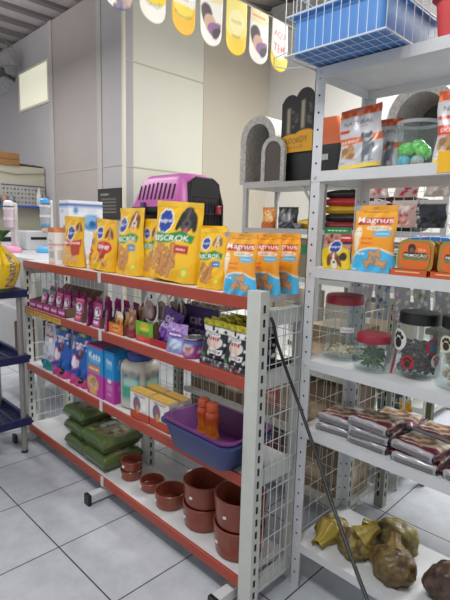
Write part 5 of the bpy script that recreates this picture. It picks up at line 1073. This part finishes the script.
# long flat packs on a low rack (blue, orange) and orange bag
t=thing('small_table','low grey side table behind the white shelving','table',(-1.0,2.95,0)); MB().box(-.35,-.2,1.32,.4,.2,1.345,greym).build('tabletop',t,bevel=.003)
for x in (-.33,.36):
    for y in (-.18,.16): MB().box(x,y,0,x+.025,y+.025,1.32,greym).build('leg',t)
t=sack('pet_food_bag','blue snack bag lying left of the orange one on the grey side table',(-1.17,2.93,1.3455),(.28,.22,.085),['#2c6aa8','#c84a5a','#d8e0e8'],61)
t=sack('pet_food_bag','orange-yellow snack bag lying on the grey side table, right',(-.86,2.93,1.3455),(.28,.22,.085),['#e09a20','#2c2c2c','#f0c860'],62)
t=thing('low_bench','low olive bench carrying orange sacks behind the jars','bench',(-.72,2.90,0)); MB().box(-.32,-.32,.90,.30,-.13,.93,mat('bench_olive','#5c5a40',.6)).build('bench_top',t)
for x in (-.30,.26): MB().box(x,-.26,0,x+.03,-.22,.90,MATS['bench_olive']).build('leg',t)
pouch('pet_food_bag',.2,.2,.11,Canvas(.2,.2,'#e0862a').ell(.5,.5,.4,.25,'#f0dcb8').rect(0,0,1,.2,'#c8641c'),back='#d07a20',label='plump orange and cream bag standing on the olive bench',cat='pet food bag',loc=(-.88,2.69,.9305),seed=71,nx=20,ny=22)
pouch('pet_food_bag',.22,.17,.11,Canvas(.22,.17,'#d8781e').ell(.3,.5,.25,.25,'#f0a83a').rect(0,.8,1,1,'#e8a030'),back='#d07a20',label='round orange bag at the right end of the olive bench',cat='pet food bag',loc=(-.62,2.69,.9305),seed=72,nx=20,ny=22)
t=thing('small_rack','small dark wire rack with blue-grey packs standing on the floor behind','rack',(-1.28,2.62,0))
for z in (.08,.36): MB().box(-.14,-.14,z,.2,.14,z+.012,greym).build('shelf',t)
mb=MB()
for x in (-.14,.2):
    for y in (-.14,.14): mb.tube([(x,y,0),(x,y,.66)],.007,greym,6)
mb.build('frame',t); mb=MB(); wires(mb,(-.14,-.14,.37),(.34,0,0),(0,0,.28),6,4,.0022,wire); mb.build('front_wires',t)
for i in range(3):
    hang('goods_pack','dark blue-grey pack in the small floor rack, %s from left'%ord_[i],-1.36+i*.10,2.62,.372+.21,.085,.21,['#3a4a5a','#8a9aa8','#b8c0c8'],'pack','packs in the small rack',80+i,'#4a565e')
hang('goods_pack','small yellow pack at the right of the small floor rack',-1.12,2.60,.372+.13,.075,.13,['#e8c020','#c86a20','#f0e0a0'],'pack',None,90,'#e0b020')
# ------------------------------------------------------------------ light
def area(name,loc,sx,sy,power,col,rot=(0,0,0)):
    l=bpy.data.lights.new(name,'AREA'); l.shape='RECTANGLE'; l.size=sx; l.size_y=sy; l.energy=power; l.color=col; o=bpy.data.objects.new(name,l); C.objects.link(o); o.location=loc; o.rotation_euler=rot; return o
area('ceiling_lamp',(-.9,.1,3.32),1.3,.5,54,(1,.99,.97)); area('ceiling_lamp',(-3.9,.9,3.32),1.3,.5,38,(1,1,.98)); area('ceiling_lamp',(-2.3,4.0,3.45),1.6,.5,38,(1,1,.99)); area('ceiling_lamp',(-.2,4.7,3.8),2.2,.4,200,(1,1,.99))
area('ceiling_lamp',(-5.6,1.3,3.32),1.2,.4,34,(1,.99,.99))
for p in ((-5.8,1.3,3.36),(-3.6,.7,3.36),(-1.6,3.2,3.5)): area('added_uplight',p,1.2,.3,20,(1,.98,.96),(PI,0,0))  # upward area lights added to brighten the roof, no fixture behind them
wd=bpy.data.worlds.new('world'); bpy.context.scene.world=wd; wd.use_nodes=True; bg=wd.node_tree.nodes['Background']; bg.inputs[0].default_value=(.96,.97,1,1); bg.inputs[1].default_value=.72
vs=bpy.context.scene.view_settings; vs.view_transform='Standard'; vs.look='None'; vs.gamma=1; vs.exposure=0; vs.use_curve_mapping=False
